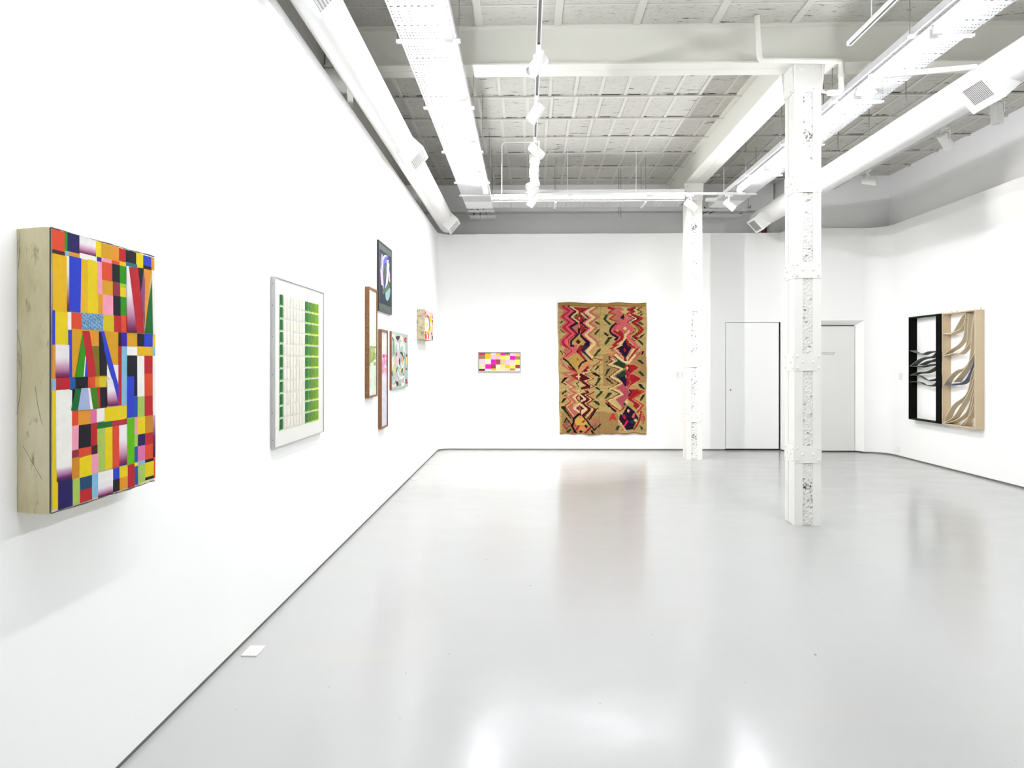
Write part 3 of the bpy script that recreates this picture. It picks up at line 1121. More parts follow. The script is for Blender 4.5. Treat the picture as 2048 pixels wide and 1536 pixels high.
# ================================================================== COLUMNS AND BEAMS
def column(x0, x1, y0, label):
    """riveted box column of four angles, batten plates and rubble infill"""
    W, D = x1 - x0, x1 - x0
    y1 = y0 + D
    cx, cy = (x0 + x1) / 2, (y0 + y1) / 2
    root = thing('steel_column', label, 'column', (cx, cy, 0), 'riveted white steel columns')
    top = 4.36
    a, th = 0.078, 0.012
    s = MB()
    for ex, dx in ((x0, 1), (x1, -1)):
        for ey, dy in ((y0, 1), (y1, -1)):
            s.box(min(ex, ex + dx * a), min(ey, ey + dy * th), 0.0, max(ex, ex + dx * a), max(ey, ey + dy * th), top)
            s.box(min(ex, ex + dx * th), min(ey + dy * th, ey + dy * a), 0.0, max(ex, ex + dx * th), max(ey + dy * th, ey + dy * a), top)
    s.build('shaft', M['steel'], root)
    # rubble: rough faces in the four slots
    r = MB()
    nz, nx = 340, 7
    rnd = random.Random(int(y0 * 10))
    for side in (0, 2):
        g = []
        for j in range(nz + 1):
            row = []
            for i in range(nx + 1):
                u = -0.052 + 0.104 * i / nx
                dep = 0.003 + rnd.random() * 0.011 + (0.03 if rnd.random() < 0.02 else 0)
                h = W / 2 - dep
                z = 0.002 + (top - 0.01) * j / nz
                row.append({0: (cx + u, cy - h, z), 1: (cx + h, cy + u, z), 2: (cx - u, cy + h, z), 3: (cx - h, cy - u, z)}[side])
            g.append(row)
        k = len(r.v)
        for row in g:
            r.v += row
        for j in range(nz):
            for i in range(nx):
                r.f.append((k + j * (nx + 1) + i, k + j * (nx + 1) + i + 1, k + (j + 1) * (nx + 1) + i + 1, k + (j + 1) * (nx + 1) + i))
    tag(r.build('infill', M['rubble'], root), 'rough whitewashed rubble filling the slot')
    MB().box(x0 + .005, y0 + .05, 0.0, x0 + .008, y1 - .05, top).box(x1 - .008, y0 + .05, 0.0, x1 - .005, y1 - .05, top).build('side_plate', M['steel'], root)
    def rivet(b, p, nrm, rad=0.0125):
        b.lathe(frame_z(p, nrm), [(rad, 0), (rad * .92, rad * .35), (rad * .6, rad * .62), (rad * .2, rad * .75)], 12, False, True)
    for z0, z1 in ((0.593, 0.755), (1.463, 1.627), (2.338, 2.49), (3.15, 3.33)):
        for side in range(4):
            rot = Matrix.Rotation(math.radians(90 * side), 4, 'Z')
            mt = Matrix.Translation((cx, cy, 0)) @ rot
            b = MB()
            p = [(-W / 2 + .002, -W / 2 - 0.006, z0), (W / 2 - .002, -W / 2 - 0.006, z0), (W / 2 - .002, -W / 2, z0), (-W / 2 + .002, -W / 2, z0)]
            b.prism([tuple(mt @ Vector(q)) for q in p], (0, 0, z1 - z0))
            nrm = rot @ Vector((0, -1, 0))
            h = z1 - z0
            for rx, rz in ((-.4, .17), (.4, .17), (-.4, .83), (.4, .83), (-.2, .5), (.2, .5)):
                rivet(b, mt @ Vector((rx * W, -W / 2 - 0.006, z0 + rz * h)), nrm)
            b.build('batten_plate', M['steel'], root, smooth=True)
    # flared gusset plates under the beam
    for side in range(4):
        rot = Matrix.Rotation(math.radians(90 * side), 4, 'Z')
        mt = Matrix.Translation((cx, cy, 0)) @ rot
        b = MB()
        yy = -W / 2 - 0.010
        p = [(-W / 2, yy, 4.095), (W / 2, yy, 4.095), (W / 2 + .012, yy, 4.15), (W / 2 + .035, yy, 4.36), (-W / 2 - .035, yy, 4.36), (-W / 2 - .012, yy, 4.15)]
        b.prism([tuple(mt @ Vector(q)) for q in p], tuple(rot @ Vector((0, 0.010, 0))))
        nrm = rot @ Vector((0, -1, 0))
        for rx, rz in ((-.40, 4.118), (-.22, 4.118), (.22, 4.118), (.40, 4.118), (-.40, 4.21), (.40, 4.21), (-.42, 4.31), (-.25, 4.31), (.25, 4.31), (.42, 4.31)):
            rivet(b, mt @ Vector((rx * W, yy, rz)), nrm, 0.010)
        b.build('gusset_plate', M['steel'], root, smooth=True)
    return root
column(2.525, 2.775, 6.90, 'near riveted white steel column with rubble strip, standing in front of the recessed door')
column(2.513, 2.763, 11.492, 'far riveted white steel column between the tapestry and the flush door')

def ibeam(b, axis, a0, a1, c, zb, zt, w, tf=0.016, tw=0.012):
    """one I section; axis x or y, centre line at c"""
    for (u0, u1, z0, z1) in ((-w / 2, w / 2, zb, zb + tf), (-w / 2, w / 2, zt - tf, zt), (-tw / 2, tw / 2, zb + tf, zt - tf)):
        if axis == 'x':
            b.box(a0, c + u0, z0, a1, c + u1, z1)
        else:
            b.box(c + u0, a0, z0, c + u1, a1, z1)
    # sloping fillets of the old rolled section under the top flange
zb, zt = 4.362, ZC - 0.001
r = thing('steel_beam', 'wide white double steel beam crossing the room above the near column', 'beam', (2.1, 7.02, zb))
for c_ in (6.942, 7.090):
    b = MB(); ibeam(b, 'x', -1.94, 6.20, c_, zb, zt, 0.144); b.build('beam_section', M['beam'], r)
r = thing('steel_beam', 'white double steel beam running from the near column to the far column', 'beam', (2.65, 9.5, zb))
for c_ in (2.572, 2.728):
    b = MB(); ibeam(b, 'y', 7.166, 13.09, c_, zb, zt, 0.152); b.build('beam_section', M['beam'], r)
# columns against the left wall
for y in (6.9, 11.49):
    r = thing('wall_column', 'dim white steel column above the left wall, ' + ('near the cross beam' if y < 8 else 'near the far end of the left duct'), 'column', (-1.83, y + .12, 3.0), None)
    b = MB().box(-1.945, y, 0.0, -1.72, y + .02, 4.355).box(-1.945, y + .22, 0.0, -1.72, y + .24, 4.355).box(-1.90, y + .02, 0.0, -1.78, y + .22, 4.355)
    b.build('shaft', M['steel'], r)

# ================================================================== AIR DUCTS
def duct(cx, cz, r, y0, y1, label, diffs, seams, fside):
    root = thing('air_duct', label, 'duct', (cx, (y0 + y1) / 2, cz))
    prof = [(r - .002, y0)]
    b = MB()
    mt = Matrix(((1, 0, 0, cx), (0, 0, 1, 0), (0, 1, 0, cz), (0, 0, 0, 1)))
    pr = [(r, y0)]
    for s in seams:
        pr += [(r, s - .004), (r - .004, s), (r - .0015, s + .004), (r, s + .02)]
    pr += [(r, y1 - .01), (r - .01, y1)]
    b.lathe(mt, pr, 48)
    b.build('duct_body', M['duct'], root, smooth=True)
    # outlet boxes facing obliquely down into the room
    for yc, L, Wd, mg, cross in diffs:
        ang = math.radians(-42 if fside > 0 else 180 + 42)
        n_ = Vector((math.cos(ang), 0, math.sin(ang)))
        t_ = Vector((-n_.z, 0, n_.x))
        yv = Vector((0, 1, 0))
        c0 = Vector((cx, yc, cz))
        h = r + 0.10
        def R(dist, l, w):
            o = c0 + n_ * dist
            return [tuple(o + yv * (sy * l / 2) + t_ * (sx * w / 2)) for sy, sx in ((-1, -1), (1, -1), (1, 1), (-1, 1))]
        bb = MB().rings([R(r * 0.55, L, Wd), R(h, L, Wd)])
        box = bb.build('outlet_box', M['duct'], root)
        fr = MB()
        f0, f1 = R(h, L, Wd), R(h + .006, L, Wd)
        gl, gw = L - mg, Wd - mg * .75
        i0, i1 = R(h, gl, gw), R(h + .006, gl, gw)
        for i in range(4):
            j = (i + 1) % 4
            fr.quad(f1[i], f1[j], i1[j], i1[i]); fr.quad(f0[i], f0[j], f1[j], f1[i]); fr.quad(i1[i], i1[j], i0[j], i0[i])
        fr.build('grille_frame', M['metal_white'], box)
        gr = MB()
        ns = 15 if cross else 9
        for i in range(ns):
            m_ = Matrix((yv, t_, n_)).transposed().to_4x4()
            if cross:
                m_.translation = c0 + n_ * (h + .002) + yv * (-gl / 2 + gl * (i + .5) / ns)
                m_ = m_ @ Matrix.Rotation(math.radians(30), 4, 'Y')
                gr.obox(m_, gl / ns * .72, gw - .002, 0.0015)
            else:
                m_.translation = c0 + n_ * (h + .002) + t_ * (-gw / 2 + gw * (i + .5) / ns)
                m_ = m_ @ Matrix.Rotation(math.radians(30), 4, 'X')
                gr.obox(m_, gl - .002, gw / ns * .72, 0.0015)
        gr.build('grille_slats', M['metal_white'], box)
        bk = MB().quad(*[tuple(Vector(p) + n_ * 0.0004) for p in R(h, gl, gw)])
        bk.build('grille_back', M['slot_grey'], box)
    return root
duct(-1.37, 3.91, 0.15, YF + .1, 12.42, 'round white air duct running just above the left wall', ((4.16, .50, .26, .07, False), (7.86, .42, .24, .07, False), (11.75, .42, .24, .07, False)), (3.0, 5.35, 6.75, 7.5, 8.9, 10.3, 11.2), 1)
duct(3.86, 3.905, 0.15, YF + .1, 12.15, 'round white air duct crossing the upper right of the room', ((2.4, .42, .26, .07, True), (5.98, .42, .27, .15, True), (11.75, .36, .24, .08, True)), (4.2, 6.6, 8.2, 9.6, 11.1, 11.35), -1)

# ================================================================== CABLE TRAYS, TUBES
ZT = 4.05
def tray_mesh(x0, x1, y0, y1, axis, h=0.06):
    """open tray: bottom plate and two upstands with small lips, thin sheet"""
    b = MB()
    t = 0.0015
    b.box(x0, y0, ZT, x1, y1, ZT + t)
    if axis == 'y':
        b.box(x0, y0, ZT + t, x0 + t, y1, ZT + h); b.box(x1 - t, y0, ZT + t, x1, y1, ZT + h)
        b.box(x0 + t, y0, ZT + h - t, x0 + .02, y1, ZT + h); b.box(x1 - .02, y0, ZT + h - t, x1 - t, y1, ZT + h)
    else:
        b.box(x0, y0, ZT + t, x1, y0 + t, ZT + h); b.box(x0, y1 - t, ZT + t, x1, y1, ZT + h)
    return b
def side_tray(x0, x1, label, brackets, cables=True, ye=11.33):
    root = thing('cable_tray', label, 'cable tray', ((x0 + x1) / 2, 6.0, ZT))
    tray_mesh(x0, x1, YF + .1, ye, 'y').build('tray', M['perf_y'], root)
    e = MB().box(x0, ye, ZT, x1, ye + .52, ZT + .003)
    e.box(x0, ye, ZT + .003, x0 + .003, ye + .52, ZT + .06)
    e.box(x1 - .003, ye, ZT + .003, x1, ye + .52, ZT + .06)
    e.build('end_plate', M['metal_white'], root)
    for y in brackets:
        b = MB().box(x0 - .03, y - .018, ZT - .020, x1 + .03, y + .018, ZT - .001)
        br = b.build('bracket', M['metal_white'], root)
        for xx in (x0 - .022, x1 + .022):
            rr = MB().tube([(xx, y, ZT - .03), (xx, y, ZC - .002)], 0.004, 6)
            rr.build('hanger_rod', M['wire'], br)
    if cables:
        rnd = random.Random(3)
        for k in range(4):
            xx = x0 + .06 + k * .075
            cb = MB().tube([(xx + rnd.uniform(-.012, .012), -3 + i * 0.65, ZT + .014) for i in range(20)], 0.007, 6)
            cb.build('cable', M['wire'], root)
    return root
side_tray(-0.985, -0.548, 'long perforated white cable tray with tubes, left of the spotlight track', (2.65, 4.14, 5.62, 7.10, 8.60, 10.08, 10.85))
side_tray(2.950, 3.383, 'long perforated white cable tray with tubes, right of the near column', (2.65, 4.14, 5.61, 7.02, 8.4, 9.77, 10.85))
root = thing('cable_tray', 'perforated white cable tray crossing the far end between the two long trays', 'cable tray', (0.95, 11.5, ZT))
tray_mesh(-0.547, 2.45, 11.33, 11.77, 'x').build('tray', M['perf_x'], root)
MB().box(-0.547, 11.305, ZT + .03, 2.45, 11.327, ZT + .175).build('light_rail', M['metal_white'], root)
for xx in (0.45, 1.85):
    b = MB().box(xx - .015, 11.328, ZT - .02, xx + .015, 11.80, ZT - .001).build('bracket', M['metal_white'], root)
    for yy in (11.345, 11.79):
        MB().tube([(xx, yy, ZT - .03), (xx, yy, ZC - .002)], 0.004, 6).build('hanger_rod', M['wire'], b)
root = thing('cable_tray', 'short white tray stub between the far column and the long right tray', 'cable tray', (2.88, 11.5, ZT))
MB().box(2.80, 11.34, ZT + .01, 2.949, 11.44, ZT + .05).build('arm', M['metal_white'], root)
# dim continuation pieces behind the corners
for x0, x1, lab in ((-0.985, -0.548, 'short dim cable tray piece with loose cables behind the left tray end'), (2.86, 3.66, 'short dim cable tray piece right of the far column')):
    root = thing('cable_tray', lab, 'cable tray', ((x0 + x1) / 2, 12.4, ZT))
    for ya_, yb_ in ((11.92, 12.14), (12.38, 12.80)):
        b = MB().box(x0, ya_, ZT, x1, yb_, ZT + .0015)
        b.box(x0, ya_, ZT + .0015, x0 + .0015, yb_, ZT + .06).box(x1 - .0015, ya_, ZT + .0015, x1, yb_, ZT + .06)
        b.build('tray', M['perf_x'], root)
    for k in range(3):
        MB().tube([(x0 + .05 + k * .1, 11.95, ZT + .03), (x0 + .12 + k * .09, 12.2, ZT + .02), (x0 + .06 + k * .11, 12.5, ZT + .05), (x0 + .1 + k * .1, 12.78, ZT + .03)], 0.009, 6).build('cable', M['slot_dark'], root)
    for xx in (x0 + .02, x1 - .02):
        MB().tube([(xx, 12.0, ZT + .002), (xx, 12.0, ZC - .002)], 0.004, 6).build('hanger_rod', M['wire'], root)

def half_tube(P0, P1, r, lower, n=12):
    """half cylinder shell between two points, lower or upper half"""
    P0, P1 = Vector(P0), Vector(P1)
    d = (P1 - P0).normalized()
    x = d.cross(Vector((0, 0, 1))).normalized()
    z = Vector((0, 0, 1))
    a0 = math.pi if lower else 0.0
    A = [a0 + math.pi * k / n for k in range(n + 1)]
    b = MB()
    b.rings([[tuple(P + x * (r * math.cos(a)) + z * (r * math.sin(a))) for a in A] for P in (P0, P1)])
    return b
def tube_light(axis, c, a0, a1, zc, label, group):
    L = a1 - a0
    if axis == 'y':
        root = thing('tube_light', label, 'tube light', (c, (a0 + a1) / 2, zc), group)
        MB().box(c - .022, a0, ZT - .068, c + .022, a1, ZT - .0315).build('batten', M['metal_white'], root, bevel=.003)
        half_tube((c, a0 + .03, ZT - .090), (c, a1 - .03, ZT - .090), .031, True).build('tube', M['tube'], root)
        half_tube((c, a0 + .03, ZT - .0895), (c, a1 - .03, ZT - .0895), .021, False).build('tube_back', M['metal_white'], root)
        for e0 in (a0, a1 - .03):
            MB().box(c - .033, e0, ZT - .123, c + .033, e0 + .03, ZT - .0685).build('end_cap', M['metal_white'], root)
    else:
        root = thing('tube_light', label, 'tube light', ((a0 + a1) / 2, c, zc), group)
        MB().box(a0, c - .022, zc - .02, a1, c - .001, zc + .02).build('batten', M['metal_white'], root)
        half_tube((a0 + .03, c - .044, zc), (a1 - .03, c - .044, zc), .021, True).build('tube', M['tube'], root)
        half_tube((a0 + .03, c - .044, zc + .0005), (a1 - .03, c - .044, zc + .0005), .021, False).build('tube_back', M['metal_white'], root)
        for e0 in (a0, a1 - .03):
            MB().box(e0, c - .068, zc - .024, e0 + .03, c - .0225, zc + .024).build('end_cap', M['metal_white'], root)
ords = ['nearest the far end', 'second from the far end', 'third from the far end', 'fourth from the far end', 'fifth from the far end', 'sixth from the far end', 'seventh from the far end', 'nearest the camera end']
for s, cx in (('left', -0.582), ('right', 2.985)):
    a1 = 10.28
    for i in range(8):
        tube_light('y', cx, a1 - 1.20, a1, ZT - .07, 'glowing white tube light under the long %s cable tray, %s' % (s, ords[i]), 'tube lights under the long trays')
        a1 -= 1.235
for i, (a, b_) in enumerate(((-0.54, 0.66), (0.67, 1.87), (1.93, 2.45))):
    tube_light('x', 11.305, a, b_, ZT + .088, 'glowing white tube light on the far crossing cable tray, ' + ('left of the spotlight track', 'between spotlight track and far column', 'beside the far column')[i], 'tube lights on the crossing tray')

# ================================================================== SPOTLIGHT TRACKS
ZK = 4.11
def track(pts, label, hangers=(), ZK=4.11):
    (xa, ya), (xb, yb) = pts
    root = thing('lighting_track', label, 'track', ((xa + xb) / 2, (ya + yb) / 2, ZK))
    w = 0.019
    b, g = MB(), MB()
    if xa == xb:
        b.box(xa - w, ya, ZK, xa - w + .007, yb, ZK + .034).box(xa + w - .007, ya, ZK, xa + w, yb, ZK + .034).box(xa - w + .007, ya, ZK + .012, xa + w - .007, yb, ZK + .034)
        b.box(xa - w, ya - .006, ZK, xa + w, ya, ZK + .034).box(xa - w, yb, ZK, xa + w, yb + .006, ZK + .034)
        g.box(xa - w + .0075, ya + .001, ZK + .0095, xa + w - .0075, yb - .001, ZK + .0115)
    else:
        b.box(xa, ya - w, ZK, xb, ya - w + .007, ZK + .034).box(xa, ya + w - .007, ZK, xb, ya + w, ZK + .034).box(xa, ya - w + .007, ZK + .012, xb, ya + w - .007, ZK + .034)
        g.box(xa + .001, ya - w + .0075, ZK + .0095, xb - .001, ya + w - .0075, ZK + .0115)
    b.build('rail', M['metal_white'], root)
    tag(g.build('groove', M['slot_grey'], root), 'grey current groove')
    for hx, hy in hangers:
        MB().tube([(hx, hy, ZK + .034), (hx, hy, ZC - .002)], 0.0035, 6).build('hanger_wire', M['metal_white'], root)
    return root
track(((0.095, YF + .3), (0.095, 11.07)), 'white spotlight track running lengthwise down the middle of the room', ((0.095, 3.5), (0.095, 8.25), (0.095, 10.0)))
track(((0.12, 10.74), (3.207, 10.74)), 'white spotlight track crossing in front of the far column', ((1.61, 10.74), (2.90, 10.74), (0.60, 10.74)), 4.005)
track(((4.565, YF + .3), (4.565, 10.9)), 'white spotlight track half hidden beside the right air duct', ((4.565, 5.0), (4.565, 7.6), (4.565, 9.2)))
track(((2.61, YF + .3), (2.61, 5.93)), 'short empty white track ending before the near column', ((2.61, 5.55), (2.61, 3.2)))

def spotlight(x, y, d, label, group, lit=True, turn=0, power=1.0, ZK=4.11):
    d = Vector(d).normalized()
    root = thing('track_spotlight', label, 'spotlight', (x, y, ZK), group)
    # adapter under the rail
    if turn:
        MB().box(x - .055, y - .016, ZK - .026, x + .055, y + .016, ZK - .0005).build('adapter', M['lamp_white'], root, bevel=.003)
    else:
        MB().box(x - .016, y - .055, ZK - .026, x + .016, y + .055, ZK - .0005).build('adapter', M['lamp_white'], root, bevel=.003)
    c = Vector((x, y, ZK - 0.135))           # pivot
    side = d.cross(Vector((0, 0, 1)))
    side = side.normalized() if side.length > 1e-3 else Vector((1, 0, 0))
    R_ = 0.055
    # bracket: two flat arms and a bridge
    b = MB()
    b.lathe(frame_z((x, y, ZK - .042), (0, 0, 1)), [(.012, 0), (.012, .017)], 12)
    m_ = Matrix((side, Vector((0, 0, 1)).cross(side), Vector((0, 0, 1)))).transposed().to_4x4()
    mm = m_.copy(); mm.translation = Vector((x, y, ZK - .045)); b.obox(mm, 2 * R_ + .018, .022, .005)
    for sg in (-1, 1):
        mm = m_.copy(); mm.translation = Vector((x, y, ZK - .045 - .05)) + side * (sg * (R_ + .006)); b.obox(mm, .005, .022, .10)
        b.lathe(frame_z(c + side * (sg * (R_ + .001)), side * sg), [(.010, 0), (.010, .012)], 10)
    b.build('bracket', M['lamp_white'], root)
    mt = frame_z(c, d)
    z0, z1 = -0.075, 0.115
    h = MB().lathe(mt, [(.030, z0), (.046, z0 + .002), (R_ - .002, z0 + .007), (R_, z0 + .014), (R_, z1 - .003), (R_ - .002, z1), (R_ - .005, z1), (R_ - .006, z1 - .022), (0.012, z1 - .024)], 32)
    hs = h.build('housing', M['lamp_white'], root, smooth=True)
    v_ = MB()
    for k in range(4):
        a = math.pi / 2 * k + .4
        p = mt @ Vector((.03 * math.cos(a), .03 * math.sin(a), z0 + .0005))
        v_.lathe(frame_z(p, -d), [(.0045, 0), (.0045, .002)], 8)
    v_.build('vent', M['slot_grey'], hs)
    ln = MB().lathe(mt, [(.043, z1 - .0215), (.043, z1 - .014), (.034, z1 - .012), (.032, z1 - .017), (.020, z1 - .017), (.019, z1 - .012), (.004, z1 - .011)], 28)
    tag(ln.build('lens', M['lens'], root, smooth=True), 'grey ringed lens')
    if lit:
        ld = bpy.data.lights.new('spot_beam', 'SPOT')
        ld.energy = SPOT_POWER * power
        ld.spot_size = math.radians(72)
        ld.spot_blend = 1.0
        ld.shadow_soft_size = 0.03
        ld.color = (1.0, 0.985, 0.955)
        lo = bpy.data.objects.new('spot_beam', ld)
        COL.objects.link(lo)
        lo.parent = root
        lo.location = (mt @ Vector((0, 0, z1 + .004))) - Vector((x, y, ZK))
        lo.rotation_euler = (-d).to_track_quat('Z', 'Y').to_euler()
GC = 'spotlights on the middle track'
XT = 0.095
spotlight(XT, 5.91, (-.53, -.35, -.72), 'nearest white spotlight on the middle track, its lens turned left towards the camera', GC)
spotlight(XT, 7.03, (-.55, .10, -.80), 'second white spotlight on the middle track, tilted down to the left', GC)
spotlight(XT, 8.32, (.62, .62, -.42), 'middle track spotlight showing its round vented back plate, turned right', GC, power=3)
spotlight(XT, 8.85, (-.12, .45, -.85), 'middle track spotlight pointing steeply down just behind the vented one', GC, power=3)
spotlight(XT, 9.50, (.12, .45, -.85), 'middle track spotlight pointing down and slightly right, fifth from the near end', GC, power=3)
spotlight(XT, 9.93, (-.62, -.55, -.45), 'middle track spotlight with open lens facing left, sixth from the near end', GC)
spotlight(XT, 10.33, (-.62, -.30, -.62), 'middle track spotlight with lens turned down left, second from the far end', GC)
spotlight(XT, 10.90, (-.55, .15, -.80), 'farthest spotlight on the middle track, hanging lowest and pointing down left', GC)
GL = 'spotlights on the far crossing track'
spotlight(2.40, 10.74, (.78, .05, -.52), 'white spotlight on the crossing track in front of the far column', GL, turn=1, ZK=4.005, power=.6)
spotlight(2.975, 10.74, (.66, -.2, -.66), 'white spotlight near the right end of the crossing track', GL, turn=1, ZK=4.005, power=.6)
GR = 'spotlights on the right track'
spotlight(4.565, 7.14, (.06, .06, -1.0), 'white spotlight hanging straight down beyond the right duct', GR, power=.35)
spotlight(4.565, 8.02, (.62, .22, -.72), 'white spotlight tilted right, middle one beside the right duct', GR, power=.35)
spotlight(4.565, 9.80, (.80, -.52, -.26), 'farthest white spotlight beside the right duct, its round face towards the room', GR, power=.35)

# smoke detector below the right tray
r = thing('smoke_detector', 'round white smoke detector under the right perforated tray', 'detector', (3.165, 6.79, ZT - .04))
MB().lathe(frame_z((3.165, 6.79, ZT - .0025), (0, 0, -1)), [(.080, 0), (.080, .014), (.072, .020)], 32).build('base', M['plastic'], r, smooth=True)
MB().lathe(frame_z((3.165, 6.79, ZT - .023), (0, 0, -1)), [(.062, 0), (.060, .016), (.045, .028), (.015, .033)], 32).build('dome', M['plastic'], r, smooth=True)

# ================================================================== PIPES
def pipe(path, rad, label, mat='pipe', name='conduit_pipe', clips=()):
    root = thing(name, label, 'pipe', path[0])
    # rounded elbows
    P = [Vector(p) for p in path]
    Q = [P[0]]
    for i in range(1, len(P) - 1):
        a, b, c = P[i - 1], P[i], P[i + 1]
        d0, d1 = (a - b).normalized(), (c - b).normalized()
        e = min(rad * 1.6, (a - b).length * .4, (c - b).length * .4)
        for k in range(6):
            t = k / 5
            Q.append((b + d0 * e) * (1 - t) ** 2 + b * (2 * t * (1 - t)) + (b + d1 * e) * t ** 2)
    Q.append(P[-1])
    MB().tube(Q, rad, 14).build('pipe', M[mat], root, smooth=True)
    for p, d in clips:
        MB().lathe(frame_z(p, d), [(rad + .004, -.012), (rad + .004, .012)], 16).build('clip', M[mat], root, smooth=True)
    return root
pipe([(2.115, 6.72, ZC - .005), (2.165, 6.79, 4.352), (2.918, 6.79, 4.340), (2.915, 6.79, 4.05), (2.79, 6.79, 4.045)], 0.026,
     'cream pipe dropping from the ceiling and turning along the cross beam above the near column',
     clips=(((2.3, 6.79, 4.351), (1, 0, 0)), ((2.86, 6.79, 4.341), (1, 0, 0)), ((2.916, 6.79, 4.2), (0, 0, 1)), ((2.84, 6.79, 4.046), (1, 0, 0))))
pipe([(2.80, 6.01, 3.885), (3.56, 5.82, 3.885)], 0.022, 'cream pipe passing below the right tray towards the right duct', clips=(((2.95, 5.972, 3.885), (.84, -.21, 0)),))
pipe([(2.83, 7.22, 4.24), (3.06, 7.22, 4.19)], 0.02, 'short cream pipe leaving the right side of the near column head')
pipe([(4.30, 13.24, ZC - .01), (4.30, 13.24, 3.6)], 0.05, 'dark red vertical pipe on the dim wall above the back wall', 'pipe_red', 'sprinkler_pipe')
pipe([(0.085, 10.35, 4.68), (-0.32, 10.35, 4.68), (-0.36, 10.35, 4.64), (-0.36, 10.35, 3.9)], 0.009, 'thin grey conduit bending down beside the left cable tray', 'pipe')
pipe([(2.86, 11.9, 4.2), (2.86, 11.9, 4.60), (3.15, 11.9, 4.60)], 0.016, 'thin conduit with a bend near the far end of the right tray', 'pipe')
# thin wires dropping from the ceiling on the right side
for x, y, z, lab in ((2.92, 7.6, 4.2, 'dark wire hanging right of the near column head'), (3.62, 9.3, 4.0, 'dark wire hanging farthest along above the right duct'),
                     (3.72, 7.2, 4.07, 'dark wire hanging above the right duct just past its vent'), (3.78, 8.1, 4.07, 'dark wire hanging above the right duct, second past the vent'),
                     (3.78, 8.9, 4.07, 'dark wire hanging above the right duct, third past the vent'), (1.50, 11.9, 3.95, 'dark wire hanging left of the far column, left of a pair'),
                     (1.56, 12.1, 3.95, 'dark wire hanging left of the far column, right of a pair')):
    w_ = MB().tube([(x, y, z), (x + .004, y, (z + ZC) / 2), (x, y, ZC - .002)], 0.0045, 6).build('hanging_wire', M['wire'], loc=(x, y, z))
    tag(w_, lab, 'wire', 'thin wires hanging from the ceiling')

# ================================================================== FLOOR OUTLETS AND SMALL WALL ITEMS
def floor_outlet(x, y, label, detail=True):
    r = thing('floor_outlet', label, 'outlet', (x, y, 0), 'floor outlets along the left wall')
    MB().box(x - .041, y - .064, 0.0005, x + .041, y + .064, .009).build('plate', M['plastic'], r, bevel=.002)
    MB().box(x - .024, y - .040, .0092, x + .024, y + .040, .012).build('socket', M['plastic'], r, bevel=.001)
    s = MB()
    for dy in (-.022, .020):
        for sx in (-1, 1):
            m_ = Matrix.Translation((x + sx * .009, y + dy, .0123)) @ Matrix.Rotation(math.radians(sx * 35), 4, 'Z')
            s.obox(m_, .0022, .009, .0008)
        s.box(x - .001, y + dy - .017, .012, x + .001, y + dy - .008, .0126)
    s.build('slots', M['slot_grey'], r)
floor_outlet(-1.46, 3.84, 'white double socket plate set in the floor below the left wall, nearer the camera')
floor_outlet(-1.476, 9.515, 'small white socket plate in the floor by the far part of the left wall')
r = thing('wall_outlet', 'small white socket plate low on the right wall near the corner', 'outlet', (XR, 11.95, .12))
MB().box(XR - .008, 11.90, .09, XR - .0005, 12.02, .165).build('plate', M['plastic'], r, bevel=.002)

def wall_card(name, x0, x1, z0, z1, label, marks, group=None):
    r = thing(name, label, 'label', ((x0 + x1) / 2, YB, z0), group)
    MB().box(x0, YB - .003, z0, x1, YB - .0003, z1).build('card', M['card'], r)
    b = MB()
    for a, c_, w_, h_ in marks:
        b.box(x0 + a, YB - .0038, z0 + c_, x0 + a + w_, YB - .0031, z0 + c_ + h_)
    b.build('print', M['ink'], r)
wall_card('wall_label', 2.600, 2.668, 1.262, 1.372, 'left small white caption card beside the far column', ((.015, .085, .02, .004), (.02, .075, .03, .004), (.02, .052, .024, .003), (.02, .012, .028, .003)), 'caption cards on the back wall')
wall_card('wall_label', 2.684, 2.742, 1.262, 1.372, 'right small white caption card beside the far column', ((.02, .09, .016, .005), (.02, .078, .022, .003), (.014, .05, .026, .004), (.012, .012, .03, .003)), 'caption cards on the back wall')
r = thing('wall_label', 'small caption card on the right wall between corner and fibre piece', 'label', (XR, 12.0, 1.25))
MB().box(XR - .003, 11.80, 1.25, XR - .0003, 11.93, 1.37).build('card', M['card'], r)
b = MB()
for z in (1.345, 1.325, 1.30, 1.27):
    b.box(XR - .0038, 11.82, z, XR - .0031, 11.86, z + .005).box(XR - .0038, 11.875, z, XR - .0031, 11.90, z + .005)
b.build('print', M['ink'], r)
for yy, nm, zz in ((11.42, 'left', 1.18), (11.72, 'right', 1.25)):
    r = thing('wall_label', 'faint caption card on the left wall below the small wrapped canvas, %s one' % nm, 'label', (XL, yy, zz), 'caption cards on the left wall')
    MB().box(XL + .0003, yy, zz, XL + .003, yy + .16, zz + .14).build('card', M['card'], r)
    b = MB()
    for z in (.10, .075, .03):
        b.box(XL + .0031, yy + .02, zz + z, XL + .0038, yy + .12, zz + z + .006)
    b.build('print', M['ink'], r)

